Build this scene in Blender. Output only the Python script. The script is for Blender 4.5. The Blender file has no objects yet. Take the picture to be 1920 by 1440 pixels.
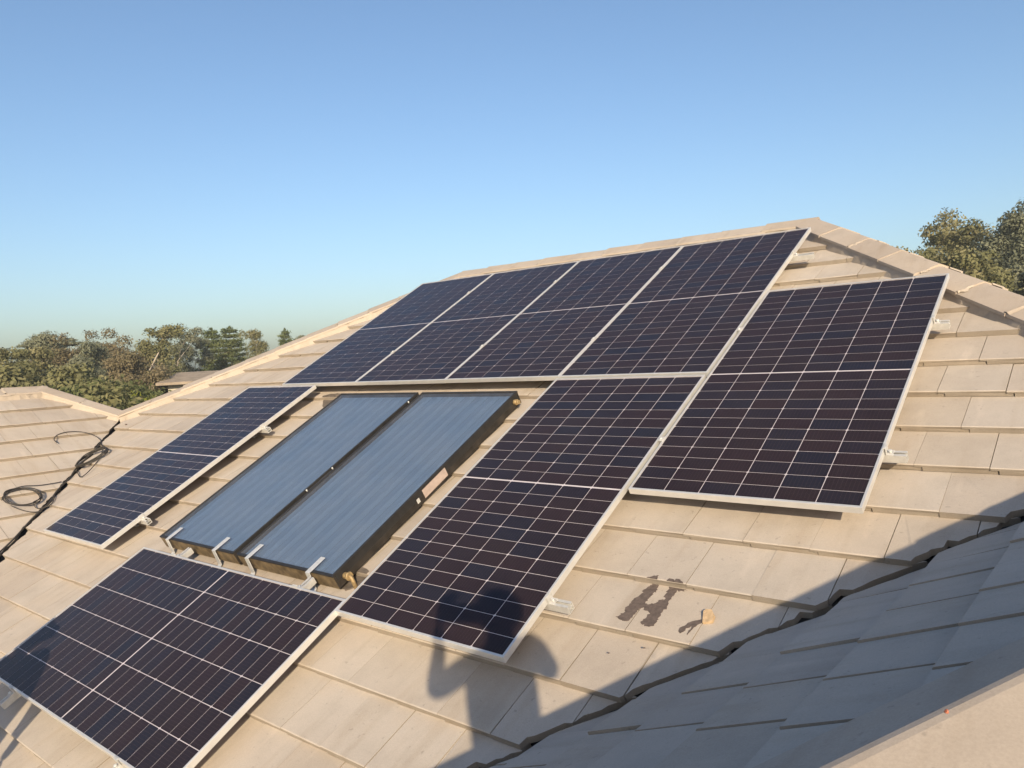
import bpy, bmesh, math, random
import numpy as np
from mathutils import Vector, Matrix
from mathutils.geometry import delaunay_2d_cdt

random.seed(7)
rng = np.random.default_rng(7)
scene = bpy.context.scene
COL = scene.collection

# ------------------------------------------------------------------ camera
CAM = np.array((3.2286, -4.3956, 0.1701))
RIGHT = np.array((0.768425, 0.637710, -0.053373))
DOWN = np.array((-0.016678, -0.063418, -0.997848))
FWD = np.array((-0.639722, 0.767661, -0.038096))
FPX = 1435.56                                    # focal length in pixels of a 1920 wide picture
cam_d = bpy.data.cameras.new('camera')
cam = bpy.data.objects.new('camera', cam_d)
COL.objects.link(cam)
cam_d.sensor_width = 36.0
cam_d.lens = FPX / 1920 * 36
cam_d.clip_start = 0.02
cam_d.clip_end = 9000
cam.matrix_world = Matrix(((RIGHT[0], -DOWN[0], -FWD[0], CAM[0]), (RIGHT[1], -DOWN[1], -FWD[1], CAM[1]),
                           (RIGHT[2], -DOWN[2], -FWD[2], CAM[2]), (0, 0, 0, 1)))
scene.camera = cam

# ------------------------------------------------------------------ sky, sun, exposure
SUN_EL, SUN_AZ = math.radians(19.3), math.radians(-43.5)     # azimuth of the light's travel, from +Y towards +X
LDIR = Vector((math.cos(SUN_EL) * math.sin(SUN_AZ), math.cos(SUN_EL) * math.cos(SUN_AZ), -math.sin(SUN_EL)))
world = bpy.data.worlds.new('World')
scene.world = world
world.use_nodes = True
nt = world.node_tree
nt.nodes.clear()
sky = nt.nodes.new('ShaderNodeTexSky')
sky.sky_type = 'NISHITA'
sky.sun_disc = False
sky.sun_elevation = SUN_EL
sky.sun_rotation = math.atan2(-LDIR.x, -LDIR.y)
sky.altitude = 50
sky.air_density = 1.05
sky.dust_density = 2.0
sky.ozone_density = 3.2
bg = nt.nodes.new('ShaderNodeBackground')
bg.inputs['Strength'].default_value = 0.119
wo = nt.nodes.new('ShaderNodeOutputWorld')
nt.links.new(sky.outputs[0], bg.inputs[0])
nt.links.new(bg.outputs[0], wo.inputs[0])
sun_d = bpy.data.lights.new('sun', 'SUN')
sun_d.energy = 4.6
sun_d.angle = math.radians(0.53)
sun_d.color = (1.0, 0.82, 0.57)
sun = bpy.data.objects.new('sun', sun_d)
COL.objects.link(sun)
sun.rotation_euler = LDIR.to_track_quat('-Z', 'Y').to_euler()
sun.location = (20, -20, 15)
scene.view_settings.view_transform = 'Standard'
scene.view_settings.look = 'None'
scene.view_settings.gamma = 1
scene.view_settings.exposure = 0.55
scene.view_settings.use_curve_mapping = False
scene.cycles.max_bounces = 8
scene.cycles.transparent_max_bounces = 12


# ------------------------------------------------------------------ materials
def nodemat(name):
    m = bpy.data.materials.new(name)
    m.use_nodes = True
    n = m.node_tree
    return m, n, n.nodes['Principled BSDF']


def N(n, typ, **kw):
    nd = n.nodes.new(typ)
    for k, v in kw.items():
        if k in nd.inputs.keys():
            nd.inputs[k].default_value = v
        else:
            setattr(nd, k, v)
    return nd


def ramp(n, stops):
    r = n.nodes.new('ShaderNodeValToRGB')
    e = r.color_ramp.elements
    while len(e) < len(stops):
        e.new(0.5)
    for el, (p, c) in zip(e, stops):
        el.position = p
        el.color = (*c, 1)
    return r


def mixc(n, fac, a, b, mode='MIX'):
    m = n.nodes.new('ShaderNodeMix')
    m.data_type = 'RGBA'
    m.blend_type = mode
    for sock, val in ((m.inputs[0], fac), (m.inputs[6], a), (m.inputs[7], b)):
        if isinstance(val, bpy.types.NodeSocket):
            n.links.new(val, sock)
        elif isinstance(val, (int, float)):
            sock.default_value = val
        else:
            sock.default_value = (*val, 1)
    return m.outputs[2]


def plain(name, col, rough=0.6, metal=0.0, var=0.12, scale=30, bump=0.0):
    m, n, b = nodemat(name)
    tc = N(n, 'ShaderNodeTexCoord')
    nz = N(n, 'ShaderNodeTexNoise', Scale=scale, Detail=5.0)
    n.links.new(tc.outputs['Object'], nz.inputs['Vector'])
    lo = [max(0, c * (1 - var)) for c in col]
    hi = [min(1, c * (1 + var)) for c in col]
    r = ramp(n, [(0.3, lo), (0.7, hi)])
    n.links.new(nz.outputs['Fac'], r.inputs[0])
    n.links.new(r.outputs[0], b.inputs['Base Color'])
    b.inputs['Roughness'].default_value = rough
    b.inputs['Metallic'].default_value = metal
    if bump:
        bp = N(n, 'ShaderNodeBump', Strength=bump, Distance=0.004)
        n.links.new(nz.outputs['Fac'], bp.inputs['Height'])
        n.links.new(bp.outputs[0], b.inputs['Normal'])
    return m


def tile_mat(name, base, dark=1.0, streak=True):
    """painted, faded concrete: blotches, run-off streaks along the slope, fine grit"""
    m, n, b = nodemat(name)
    tc = N(n, 'ShaderNodeTexCoord')
    oi = N(n, 'ShaderNodeObjectInfo')
    geo = N(n, 'ShaderNodeNewGeometry')
    add = N(n, 'ShaderNodeMath', operation='ADD')
    n.links.new(oi.outputs['Random'], add.inputs[0])
    n.links.new(geo.outputs['Random Per Island'], add.inputs[1])
    frac = N(n, 'ShaderNodeMath', operation='FRACT')
    n.links.new(add.outputs[0], frac.inputs[0])
    off = N(n, 'ShaderNodeVectorMath', operation='MULTIPLY_ADD')
    comb = N(n, 'ShaderNodeCombineXYZ')
    for i in range(3):
        n.links.new(frac.outputs[0], comb.inputs[i])
    n.links.new(comb.outputs[0], off.inputs[0])
    off.inputs[1].default_value = (37, 61, 13)
    n.links.new(tc.outputs['Object'], off.inputs[2])
    mp = N(n, 'ShaderNodeMapping')
    mp.inputs['Scale'].default_value = (9, 1.3, 3)
    n.links.new(off.outputs[0], mp.inputs['Vector'])
    st = N(n, 'ShaderNodeTexNoise', Scale=1.0, Detail=4.0, Roughness=0.55)
    n.links.new(mp.outputs[0], st.inputs['Vector'])
    bl = N(n, 'ShaderNodeTexNoise', Scale=5.0, Detail=6.0, Roughness=0.6)
    n.links.new(off.outputs[0], bl.inputs['Vector'])
    gr = N(n, 'ShaderNodeTexNoise', Scale=170.0, Detail=4.0, Roughness=0.7)
    n.links.new(tc.outputs['Object'], gr.inputs['Vector'])
    c0 = tuple(x * dark for x in base)
    c1 = tuple(x * dark * k for x, k in zip(base, (0.91, 0.89, 0.86)))
    c2 = tuple(min(1, x * dark * k) for x, k in zip(base, (1.15, 1.145, 1.14)))
    rs = ramp(n, [(0.30, c1), (0.48, c0), (0.62, c0), (0.76, c2)])
    n.links.new(st.outputs['Fac'], rs.inputs[0])
    rb = ramp(n, [(0.3, (0.88, 0.88, 0.88)), (0.55, (1, 1, 1)), (0.8, (1.0, 0.97, 0.93))])
    n.links.new(bl.outputs['Fac'], rb.inputs[0])
    c = mixc(n, 0.85, rs.outputs[0], rb.outputs[0], 'MULTIPLY')
    tint = ramp(n, [(0.0, (0.87, 0.86, 0.86)), (0.25, (1.0, 0.98, 0.95)), (0.5, (0.95, 0.95, 0.95)), (0.75, (1, 1, 1)), (1.0, (0.92, 0.90, 0.87))])
    n.links.new(frac.outputs[0], tint.inputs[0])
    c = mixc(n, 1.0, c, tint.outputs[0], 'MULTIPLY')
    rg = ramp(n, [(0.35, (0.80, 0.80, 0.80)), (0.65, (1, 1, 1))])
    n.links.new(gr.outputs['Fac'], rg.inputs[0])
    c = mixc(n, 0.6, c, rg.outputs[0], 'MULTIPLY')
    big = N(n, 'ShaderNodeTexNoise', Scale=0.9, Detail=5.0, Roughness=0.6)
    n.links.new(geo.outputs['Position'], big.inputs['Vector'])
    rbig = ramp(n, [(0.3, (0.88, 0.86, 0.84)), (0.55, (1, 1, 1)), (0.75, (1, 0.98, 0.97))])
    n.links.new(big.outputs['Fac'], rbig.inputs[0])
    c = mixc(n, 0.9, c, rbig.outputs[0], 'MULTIPLY')
    # sparse lichen and dirt specks
    sp = N(n, 'ShaderNodeTexNoise', Scale=38.0, Detail=3.0)
    n.links.new(off.outputs[0], sp.inputs['Vector'])
    rsp = ramp(n, [(0.66, (0, 0, 0)), (0.75, (1, 1, 1))])
    n.links.new(sp.outputs['Fac'], rsp.inputs[0])
    ml = N(n, 'ShaderNodeMath', operation='MULTIPLY')
    n.links.new(rsp.outputs[0], ml.inputs[0])
    ml.inputs[1].default_value = 0.5
    c = mixc(n, ml.outputs[0], c, tuple(x * 0.45 for x in base))
    n.links.new(c, b.inputs['Base Color'])
    b.inputs['Roughness'].default_value = 0.85
    bp1 = N(n, 'ShaderNodeBump', Strength=0.25, Distance=0.004)
    n.links.new(bl.outputs['Fac'], bp1.inputs['Height'])
    bp2 = N(n, 'ShaderNodeBump', Strength=0.25, Distance=0.001)
    n.links.new(gr.outputs['Fac'], bp2.inputs['Height'])
    n.links.new(bp1.outputs[0], bp2.inputs['Normal'])
    n.links.new(bp2.outputs[0], b.inputs['Normal'])
    return m


MT = {}
TILE = (0.495, 0.437, 0.380)
MT['tile'] = tile_mat('tile_paint', TILE)
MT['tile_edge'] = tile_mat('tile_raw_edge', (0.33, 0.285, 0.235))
MT['cap'] = tile_mat('cap_paint', (0.445, 0.385, 0.33))
MT['mortar'] = tile_mat('mortar', (0.42, 0.365, 0.31))
MT['valley'] = plain('valley_metal', (0.05, 0.05, 0.055), 0.55, 0.3, 0.4, 9)
MT['deck'] = plain('underlay', (0.03, 0.03, 0.035), 0.9)
MT['wall'] = plain('wall_plaster', (0.42, 0.38, 0.31), 0.9, 0, 0.08, 6, 0.2)
MT['alu'] = plain('anodised_aluminium', (0.72, 0.71, 0.69), 0.42, 0.55, 0.05, 12)
MT['rail'] = plain('mill_aluminium', (0.58, 0.57, 0.55), 0.5, 0.4, 0.08, 40)
MT['sheet'] = plain('backsheet', (0.54, 0.50, 0.53), 0.5, 0, 0.02, 5)
MT['black'] = plain('black_rubber', (0.018, 0.017, 0.017), 0.55, 0, 0.3, 25)
MT['cable'] = plain('cable_sheath', (0.035, 0.031, 0.028), 0.6, 0, 0.3, 60)
MT['brass'] = plain('brass', (0.40, 0.29, 0.15), 0.58, 0.45, 0.3, 60)
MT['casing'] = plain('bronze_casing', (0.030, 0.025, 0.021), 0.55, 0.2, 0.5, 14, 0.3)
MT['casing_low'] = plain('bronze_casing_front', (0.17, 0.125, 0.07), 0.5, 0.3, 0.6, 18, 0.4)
MT['galv'] = plain('galvanised_strap', (0.66, 0.66, 0.65), 0.45, 0.45, 0.12, 40)
MT['sticker'] = plain('sticker', (0.40, 0.32, 0.285), 0.5, 0, 0.12, 25)
MT['patch'] = plain('roof_sealant', (0.125, 0.102, 0.084), 0.85, 0, 0.4, 22, 0.5)
MT['paint'] = plain('brown_paint', (0.115, 0.088, 0.076), 0.8, 0, 0.25, 60)
MT['chip'] = plain('wood_chip', (0.46, 0.33, 0.20), 0.8, 0, 0.2, 50, 0.3)
MT['clay'] = plain('clay_red', (0.42, 0.14, 0.08), 0.8)
MT['skin'] = plain('skin', (0.35, 0.21, 0.14), 0.55, 0, 0.08, 12)
MT['shirt'] = plain('work_shirt', (0.10, 0.14, 0.20), 0.9)
MT['trousers'] = plain('trousers', (0.07, 0.07, 0.08), 0.9)
MT['hair'] = plain('hair', (0.02, 0.015, 0.012), 0.7)
MT['hat'] = plain('straw_hat', (0.50, 0.40, 0.24), 0.9)
MT['phone'] = plain('phone', (0.02, 0.02, 0.022), 0.25)
MT['rooftile_far'] = plain('far_roof', (0.28, 0.225, 0.17), 0.9, 0, 0.2, 3)
MT['window'] = plain('window_glass', (0.03, 0.035, 0.04), 0.1)


def pane_mat(name, ior, dust, dustcol, rough):
    m = bpy.data.materials.new(name)
    m.use_nodes = True
    n = m.node_tree
    n.nodes.clear()
    out = N(n, 'ShaderNodeOutputMaterial')
    fr = N(n, 'ShaderNodeFresnel', IOR=ior)
    tr = N(n, 'ShaderNodeBsdfTransparent')
    gl = N(n, 'ShaderNodeBsdfGlossy', Roughness=rough)
    df = N(n, 'ShaderNodeBsdfDiffuse')
    df.inputs['Color'].default_value = (*dustcol, 1)
    tc = N(n, 'ShaderNodeTexCoord')
    oi = N(n, 'ShaderNodeObjectInfo')
    nz = N(n, 'ShaderNodeTexNoise', Scale=3.5, Detail=6.0, Roughness=0.62)
    ad = N(n, 'ShaderNodeVectorMath', operation='ADD')
    n.links.new(tc.outputs['Object'], ad.inputs[0])
    sc = N(n, 'ShaderNodeMath', operation='MULTIPLY')
    sc.inputs[1].default_value = 30
    n.links.new(oi.outputs['Random'], sc.inputs[0])
    n.links.new(sc.outputs[0], ad.inputs[1])
    n.links.new(ad.outputs[0], nz.inputs['Vector'])
    mr = N(n, 'ShaderNodeMapRange')
    mr.inputs['From Min'].default_value = 0.3
    mr.inputs['From Max'].default_value = 0.75
    mr.inputs['To Min'].default_value = dust * 0.5
    mr.inputs['To Max'].default_value = dust * 1.6
    n.links.new(nz.outputs['Fac'], mr.inputs['Value'])
    m1 = N(n, 'ShaderNodeMixShader')
    n.links.new(mr.outputs[0], m1.inputs[0])
    n.links.new(tr.outputs[0], m1.inputs[1])
    n.links.new(df.outputs[0], m1.inputs[2])
    m2 = N(n, 'ShaderNodeMixShader')
    geo = N(n, 'ShaderNodeNewGeometry')           # only the outer face mirrors: the sheet does not bend light inside
    fm_ = N(n, 'ShaderNodeMath', operation='SUBTRACT')
    fm_.inputs[0].default_value = 1.0
    n.links.new(geo.outputs['Backfacing'], fm_.inputs[1])
    fx = N(n, 'ShaderNodeMath', operation='MULTIPLY')
    n.links.new(fr.outputs[0], fx.inputs[0])
    n.links.new(fm_.outputs[0], fx.inputs[1])
    n.links.new(fx.outputs[0], m2.inputs[0])
    n.links.new(m1.outputs[0], m2.inputs[1])
    n.links.new(gl.outputs[0], m2.inputs[2])
    n.links.new(m2.outputs[0], out.inputs['Surface'])
    return m


MT['pane'] = pane_mat('panel_glass', 1.20, 0.006, (0.55, 0.44, 0.36), 0.03)
MT['cpane'] = pane_mat('collector_glass', 1.5, 0.05, (0.42, 0.45, 0.50), 0.09)

# solar cell: dark silicon, each cell a little different, thin ribbons along its short side
m, n, b = nodemat('silicon_cell')
oi = N(n, 'ShaderNodeObjectInfo')
rc = ramp(n, [(0.0, (0.0188, 0.0104, 0.0140)), (0.3, (0.0168, 0.0100, 0.0138)), (0.5, (0.0154, 0.0098, 0.0138)), (0.68, (0.0138, 0.0098, 0.0160)),
              (0.88, (0.0112, 0.0100, 0.0185)), (1.0, (0.0085, 0.0102, 0.0215))])
n.links.new(oi.outputs['Random'], rc.inputs[0])
tc = N(n, 'ShaderNodeTexCoord')
sx = N(n, 'ShaderNodeSeparateXYZ')
n.links.new(tc.outputs['Object'], sx.inputs[0])
q = N(n, 'ShaderNodeMath', operation='DIVIDE')
q.inputs[1].default_value = 0.0182
n.links.new(sx.outputs[0], q.inputs[0])
fr = N(n, 'ShaderNodeMath', operation='FRACT')
n.links.new(q.outputs[0], fr.inputs[0])
lt = N(n, 'ShaderNodeMath', operation='LESS_THAN')
lt.inputs[1].default_value = 0.055
n.links.new(fr.outputs[0], lt.inputs[0])
c = mixc(n, lt.outputs[0], rc.outputs[0], (0.045, 0.034, 0.036))
n.links.new(c, b.inputs['Base Color'])
b.inputs['Roughness'].default_value = 0.45
b.inputs['Specular IOR Level'].default_value = 0.12
MT['cell'] = m

# absorber sheet of the thermal collectors: blue selective coating
m, n, b = nodemat('absorber')
tc = N(n, 'ShaderNodeTexCoord')
nz = N(n, 'ShaderNodeTexNoise', Scale=2.2, Detail=5.0)
n.links.new(tc.outputs['Object'], nz.inputs['Vector'])
r = ramp(n, [(0.3, (0.090, 0.145, 0.235)), (0.7, (0.110, 0.170, 0.265))])
n.links.new(nz.outputs['Fac'], r.inputs[0])
n.links.new(r.outputs[0], b.inputs['Base Color'])
b.inputs['Roughness'].default_value = 0.5
b.inputs['Metallic'].default_value = 0.2
MT['absorber'] = m


def leaf_mat(name, cols, trans=0.25):
    m = bpy.data.materials.new(name)
    m.use_nodes = True
    n = m.node_tree
    n.nodes.clear()
    out = N(n, 'ShaderNodeOutputMaterial')
    geo = N(n, 'ShaderNodeNewGeometry')
    at = N(n, 'ShaderNodeAttribute', attribute_name='clump')
    ad = N(n, 'ShaderNodeMath', operation='MULTIPLY_ADD')
    n.links.new(geo.outputs['Random Per Island'], ad.inputs[0])
    ad.inputs[1].default_value = 0.45
    sc = N(n, 'ShaderNodeMath', operation='MULTIPLY')
    sc.inputs[1].default_value = 0.6
    n.links.new(at.outputs['Fac'], sc.inputs[0])
    n.links.new(sc.outputs[0], ad.inputs[2])
    k = len(cols)
    r = ramp(n, [(i / (k - 1), c) for i, c in enumerate(cols)])
    n.links.new(ad.outputs[0], r.inputs[0])
    df = N(n, 'ShaderNodeBsdfDiffuse')
    tl = N(n, 'ShaderNodeBsdfTranslucent')
    n.links.new(r.outputs[0], df.inputs['Color'])
    n.links.new(r.outputs[0], tl.inputs['Color'])
    mx = N(n, 'ShaderNodeMixShader', Fac=trans)
    n.links.new(df.outputs[0], mx.inputs[1])
    n.links.new(tl.outputs[0], mx.inputs[2])
    n.links.new(mx.outputs[0], out.inputs['Surface'])
    return m


MT['leaf_olive'] = leaf_mat('leaf_olive', [(0.121, 0.124, 0.063), (0.161, 0.161, 0.081), (0.201, 0.190, 0.098), (0.247, 0.224, 0.127)])
MT['leaf_brown'] = leaf_mat('leaf_brown', [(0.130, 0.118, 0.072), (0.172, 0.148, 0.090), (0.212, 0.175, 0.108), (0.240, 0.205, 0.135)])
MT['leaf_grey'] = leaf_mat('leaf_grey', [(0.121, 0.132, 0.092), (0.155, 0.167, 0.115), (0.190, 0.198, 0.136), (0.230, 0.230, 0.161)])
MT['leaf_green'] = leaf_mat('leaf_green', [(0.080, 0.098, 0.042), (0.110, 0.128, 0.055), (0.140, 0.155, 0.068), (0.175, 0.180, 0.085)])
MT['leaf_lime'] = leaf_mat('leaf_lime', [(0.12, 0.14, 0.03), (0.18, 0.20, 0.04), (0.24, 0.25, 0.05)])
MT['leaf_pine'] = leaf_mat('leaf_pine', [(0.059, 0.078, 0.036), (0.098, 0.121, 0.051), (0.153, 0.164, 0.070)], 0.12)
MT['bark_pale'] = plain('bark_pale', (0.34, 0.29, 0.24), 0.9, 0, 0.3, 4)
MT['bark_dark'] = plain('bark_dark', (0.12, 0.09, 0.07), 0.95, 0, 0.3, 4)

# ground: dry grass and soil
m, n, b = nodemat('dry_ground')
tc = N(n, 'ShaderNodeTexCoord')
nz = N(n, 'ShaderNodeTexNoise', Scale=0.08, Detail=9.0, Roughness=0.65)
n.links.new(tc.outputs['Object'], nz.inputs['Vector'])
r = ramp(n, [(0.35, (0.075, 0.085, 0.035)), (0.5, (0.13, 0.12, 0.06)), (0.65, (0.19, 0.155, 0.09))])
n.links.new(nz.outputs['Fac'], r.inputs[0])
n.links.new(r.outputs[0], b.inputs['Base Color'])
b.inputs['Roughness'].default_value = 0.95
MT['ground'] = m


# ------------------------------------------------------------------ helpers
def link(o, parent=None):
    COL.objects.link(o)
    if parent is not None:
        o.parent = parent
    return o


def mesh_from(name, verts, faces, mats, fm=None, smooth=False):
    me = bpy.data.meshes.new(name)
    me.from_pydata([tuple(map(float, v)) for v in verts], [], faces)
    for mt in (mats if isinstance(mats, (list, tuple)) else [mats]):
        me.materials.append(MT[mt])
    if fm:
        me.polygons.foreach_set('material_index', fm)
    if smooth:
        me.polygons.foreach_set('use_smooth', [True] * len(me.polygons))
    me.update()
    return me


def bm_mesh(name, bm, mats, smooth=False):
    bmesh.ops.recalc_face_normals(bm, faces=bm.faces)
    me = bpy.data.meshes.new(name)
    bm.to_mesh(me)
    bm.free()
    for mt in (mats if isinstance(mats, (list, tuple)) else [mats]):
        me.materials.append(MT[mt])
    if smooth:
        me.polygons.foreach_set('use_smooth', [True] * len(me.polygons))
    return me


def ob(name, me, parent=None, mat=None, label=None):
    o = bpy.data.objects.new(name, me)
    link(o, parent)
    if mat is not None:
        o.matrix_local = mat
    if label:
        o['label'] = label
    return o


def thing(name, label, cat, mat=None, group=None, kind=None):
    o = bpy.data.objects.new(name, None)
    o.empty_display_size = 0.2
    link(o)
    if mat is not None:
        o.matrix_world = mat
    o['label'] = label
    o['category'] = cat
    if group:
        o['group'] = group
    return o


def tag(o, label, cat, group=None):
    o['label'] = label
    o['category'] = cat
    if group:
        o['group'] = group
    return o


def add_box(bm, lo, hi, bevel=0.0, mi=0):
    lo, hi = Vector(lo), Vector(hi)
    vs = [bm.verts.new((x, y, z)) for z in (lo.z, hi.z) for y in (lo.y, hi.y) for x in (lo.x, hi.x)]
    fs = [bm.faces.new([vs[i] for i in f]) for f in ((0, 2, 3, 1), (4, 5, 7, 6), (0, 1, 5, 4), (2, 6, 7, 3), (0, 4, 6, 2), (1, 3, 7, 5))]
    for f in fs:
        f.material_index = mi
    if bevel:
        es = list({e for f in fs for e in f.edges})
        bmesh.ops.bevel(bm, geom=es, offset=bevel, segments=1, affect='EDGES', profile=0.5)


def add_tube(bm, pts, rad, seg=8, cap=True, mi=0):
    pts = [Vector(p) for p in pts]
    rads = rad if isinstance(rad, (list, tuple)) else [rad] * len(pts)
    rings = []
    prev = None
    for i, p in enumerate(pts):
        d = (pts[min(i + 1, len(pts) - 1)] - pts[max(i - 1, 0)]).normalized()
        if prev is None:
            a = d.orthogonal().normalized()
        else:
            a = (prev - d * prev.dot(d))
            a = a.normalized() if a.length > 1e-6 else d.orthogonal().normalized()
        prev = a
        bb = d.cross(a)
        rings.append([bm.verts.new(p + (a * math.cos(t) + bb * math.sin(t)) * rads[i]) for t in (2 * math.pi * k / seg for k in range(seg))])
    for r0, r1 in zip(rings, rings[1:]):
        for k in range(seg):
            f = bm.faces.new((r0[k], r0[(k + 1) % seg], r1[(k + 1) % seg], r1[k]))
            f.material_index = mi
            f.smooth = True
    if cap:
        bm.faces.new(list(reversed(rings[0]))).material_index = mi
        bm.faces.new(rings[-1]).material_index = mi


TH = math.radians(28.2)
CT, ST, TT = math.cos(TH), math.sin(TH), math.tan(TH)


def frame(origin, v, u):
    """slope frame: u along the course, v up the slope, n out of the slope"""
    u, v = Vector(u).normalized(), Vector(v).normalized()
    nn = u.cross(v).normalized()
    return Matrix(((u.x, v.x, nn.x, origin[0]), (u.y, v.y, nn.y, origin[1]), (u.z, v.z, nn.z, origin[2]), (0, 0, 0, 1)))


MM = frame((0, 0, 0), (0, CT, ST), (1, 0, 0))          # main slope; n = 0 is the glass of the panels


def Mw(u, v, n=0.0):
    return MM @ Vector((u, v, n))


def project(p):
    d = np.array(p) - CAM
    z = d @ FWD
    if z <= 0.05:
        return None
    return 960 + FPX * (d @ RIGHT) / z, 720 + FPX * (d @ DOWN) / z, z


def at(px, py, dist):
    """a point on the line of sight at a horizontal distance: used to plant the far trees"""
    d = RIGHT * (px - 960) / FPX + DOWN * (py - 720) / FPX + FWD
    return Vector(CAM + d * dist / math.hypot(d[0], d[1]))


# ------------------------------------------------------------------ ground and hills
GZ = -5.6


def ground_z(x, y):
    d = math.hypot(x, y)
    return GZ + 1.5 * min(1.0, max(0.0, (d - 16) / 55.0))


vs, fs = [], []
rad_l = [0, 8, 16, 24, 34, 46, 60, 75, 100, 160, 300, 700, 1800, 4500]
for r_ in rad_l:
    for k in range(48):
        a = 2 * math.pi * k / 48
        x, y = r_ * math.cos(a), r_ * math.sin(a)
        vs.append((x, y, ground_z(x, y) + (0.25 * math.sin(x * 0.21) * math.cos(y * 0.17) if 16 < r_ < 200 else 0) - (0.004 * max(0, r_ - 160))))
for i in range(len(rad_l) - 1):
    for k in range(48):
        fs.append((i * 48 + k, i * 48 + (k + 1) % 48, (i + 1) * 48 + (k + 1) % 48, (i + 1) * 48 + k))
g = ob('ground', mesh_from('ground', vs, fs, 'ground', smooth=True))
g['kind'] = 'structure'

# ------------------------------------------------------------------ the house and its roof
house = thing('tiled_house', 'house with a sandy painted concrete tile roof carrying the solar panels', 'house')

E1 = (-3.17, 2.474)
E2 = (1.02, 2.455)
J1 = (-6.35, -0.28)
J2 = (3.597, -0.05)
PK = (3.597, -2.37)                     # front end of the right wing's ridge


def zM(y):
    return TT * y - 0.15 / CT


VR = lambda x: -0.811 + 0.97 * (x - 2.812)          # right valley, plan
VL = lambda x: -0.416 - 1.05 * (x + 6.2085)         # left valley, plan
XRL, XLL = -2.6, -2.6                                # how far down both valleys are built
LA = (J1[0] - 0.64, J1[1] - 0.64)
SR = 0.97 * TT                                       # pitch of right wing's near face, per metre of X
SLp = 1.05 * TT
SF = 0.501

GAUGE, COVER, THICK, DROP = 0.3165, 0.300, 0.035, 0.0365


def clip_poly(poly, p, nrm):
    out = []
    for i in range(len(poly)):
        a, b_ = poly[i], poly[(i + 1) % len(poly)]
        da = (a[0] - p[0]) * nrm[0] + (a[1] - p[1]) * nrm[1]
        db = (b_[0] - p[0]) * nrm[0] + (b_[1] - p[1]) * nrm[1]
        if da >= 0:
            out.append(a)
        if (da >= 0) != (db >= 0):
            t = da / (da - db)
            out.append((a[0] + (b_[0] - a[0]) * t, a[1] + (b_[1] - a[1]) * t))
    return out


def area(poly):
    return 0.5 * sum(poly[i][0] * poly[(i + 1) % len(poly)][1] - poly[(i + 1) % len(poly)][0] * poly[i][1] for i in range(len(poly)))


def full_tile(seed):
    """interlocking flat tile: recess under the left side, ledge under the next tile at the right, chamfered nose"""
    r = random.Random(seed)
    gp = (0.0018 if seed < 4 else 0.0036) if seed < 8 else 0.008
    sec = [(0.0, 0.0), (COVER - gp, 0.0), (COVER - gp, -0.017), (COVER + 0.029, -0.017), (COVER + 0.029, -THICK), (0.033, -THICK), (0.033, -0.0135), (0.0, -0.0135)]
    L = GAUGE + 0.06
    vs, fs, fm = [], [], []
    rows = [(0.0, 0.0035), (0.0045, 0.0), (L * 0.5, 0.0), (L, 0.0)]
    w1, w2 = r.uniform(-.0012, .0012), r.uniform(-.0012, .0012)
    for i, (v, dz) in enumerate(rows):
        for k, (u, z) in enumerate(sec):
            zz = z - DROP * v / GAUGE + (0.0034 * (u / COVER - .5) if seed >= 8 else 0)
            if k < 2:
                zz -= dz
                zz += (w1 if k else w2) * (1 if i < 2 else 0.3)
            vv = v + (r.uniform(-.0015, .0015) if i == 0 else 0)
            if i == 0 and k in (2, 3, 4):
                vv += 0.004
            vs.append((u, vv, zz))
    for i in range(3):
        for k in range(8):
            k2 = (k + 1) % 8
            fs.append((i * 8 + k, (i + 1) * 8 + k, (i + 1) * 8 + k2, i * 8 + k2))
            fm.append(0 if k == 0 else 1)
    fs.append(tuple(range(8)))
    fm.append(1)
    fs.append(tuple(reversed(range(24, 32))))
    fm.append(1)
    return vs, fs, fm


FULL = [full_tile(k) for k in range(16)]
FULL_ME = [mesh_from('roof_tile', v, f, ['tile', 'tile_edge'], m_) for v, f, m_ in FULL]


def cut_tile(poly, v0, rough, r, cuts):
    """a tile sawn along a hip or valley: the sawn side is chipped"""
    out = []
    for i in range(len(poly)):
        a, b_ = poly[i], poly[(i + 1) % len(poly)]
        out.append(a)
        mx, my = (a[0] + b_[0]) / 2, (a[1] + b_[1]) / 2
        for (p, nrm) in cuts:
            if abs((mx - p[0]) * nrm[0] + (my - p[1]) * nrm[1]) < 1e-4:
                ln = math.hypot(b_[0] - a[0], b_[1] - a[1])
                k = max(1, int(ln / 0.035))
                for j in range(1, k):
                    t = (j + r.uniform(-.3, .3)) / k
                    d = r.uniform(0, rough) if r.random() < .7 else r.uniform(0, rough * 2.2)
                    out.append((a[0] + (b_[0] - a[0]) * t + nrm[0] * d, a[1] + (b_[1] - a[1]) * t + nrm[1] * d))
                break
    if area(out) < 0:
        out.reverse()
    k = len(out)
    vs = [(u, v - v0, -DROP * (v - v0) / GAUGE - (0.003 if v - v0 < .001 else 0)) for u, v in out] + \
         [(u, v - v0, -DROP * (v - v0) / GAUGE - THICK) for u, v in out]
    fs = [tuple(range(k)), tuple(reversed(range(k, 2 * k)))] + [(i, i + k, (i + 1) % k + k, (i + 1) % k) for i in range(k)]
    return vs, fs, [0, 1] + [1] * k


PANEL_W, PANEL_L = 1.134, 2.279
PANELS = [  # lower left corner u, v on the main slope; landscape flag
    (-3 * PANEL_W - .012, 0.0, False), (-2 * PANEL_W - .008, 0.0, False), (-PANEL_W - .004, 0.0, False), (0.0, 0.0, False),
    (1.158, -1.161, False), (-0.002, -2.3085, False), (-3.966, -2.311, False), (-2.280, -3.3598, True)]

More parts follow.
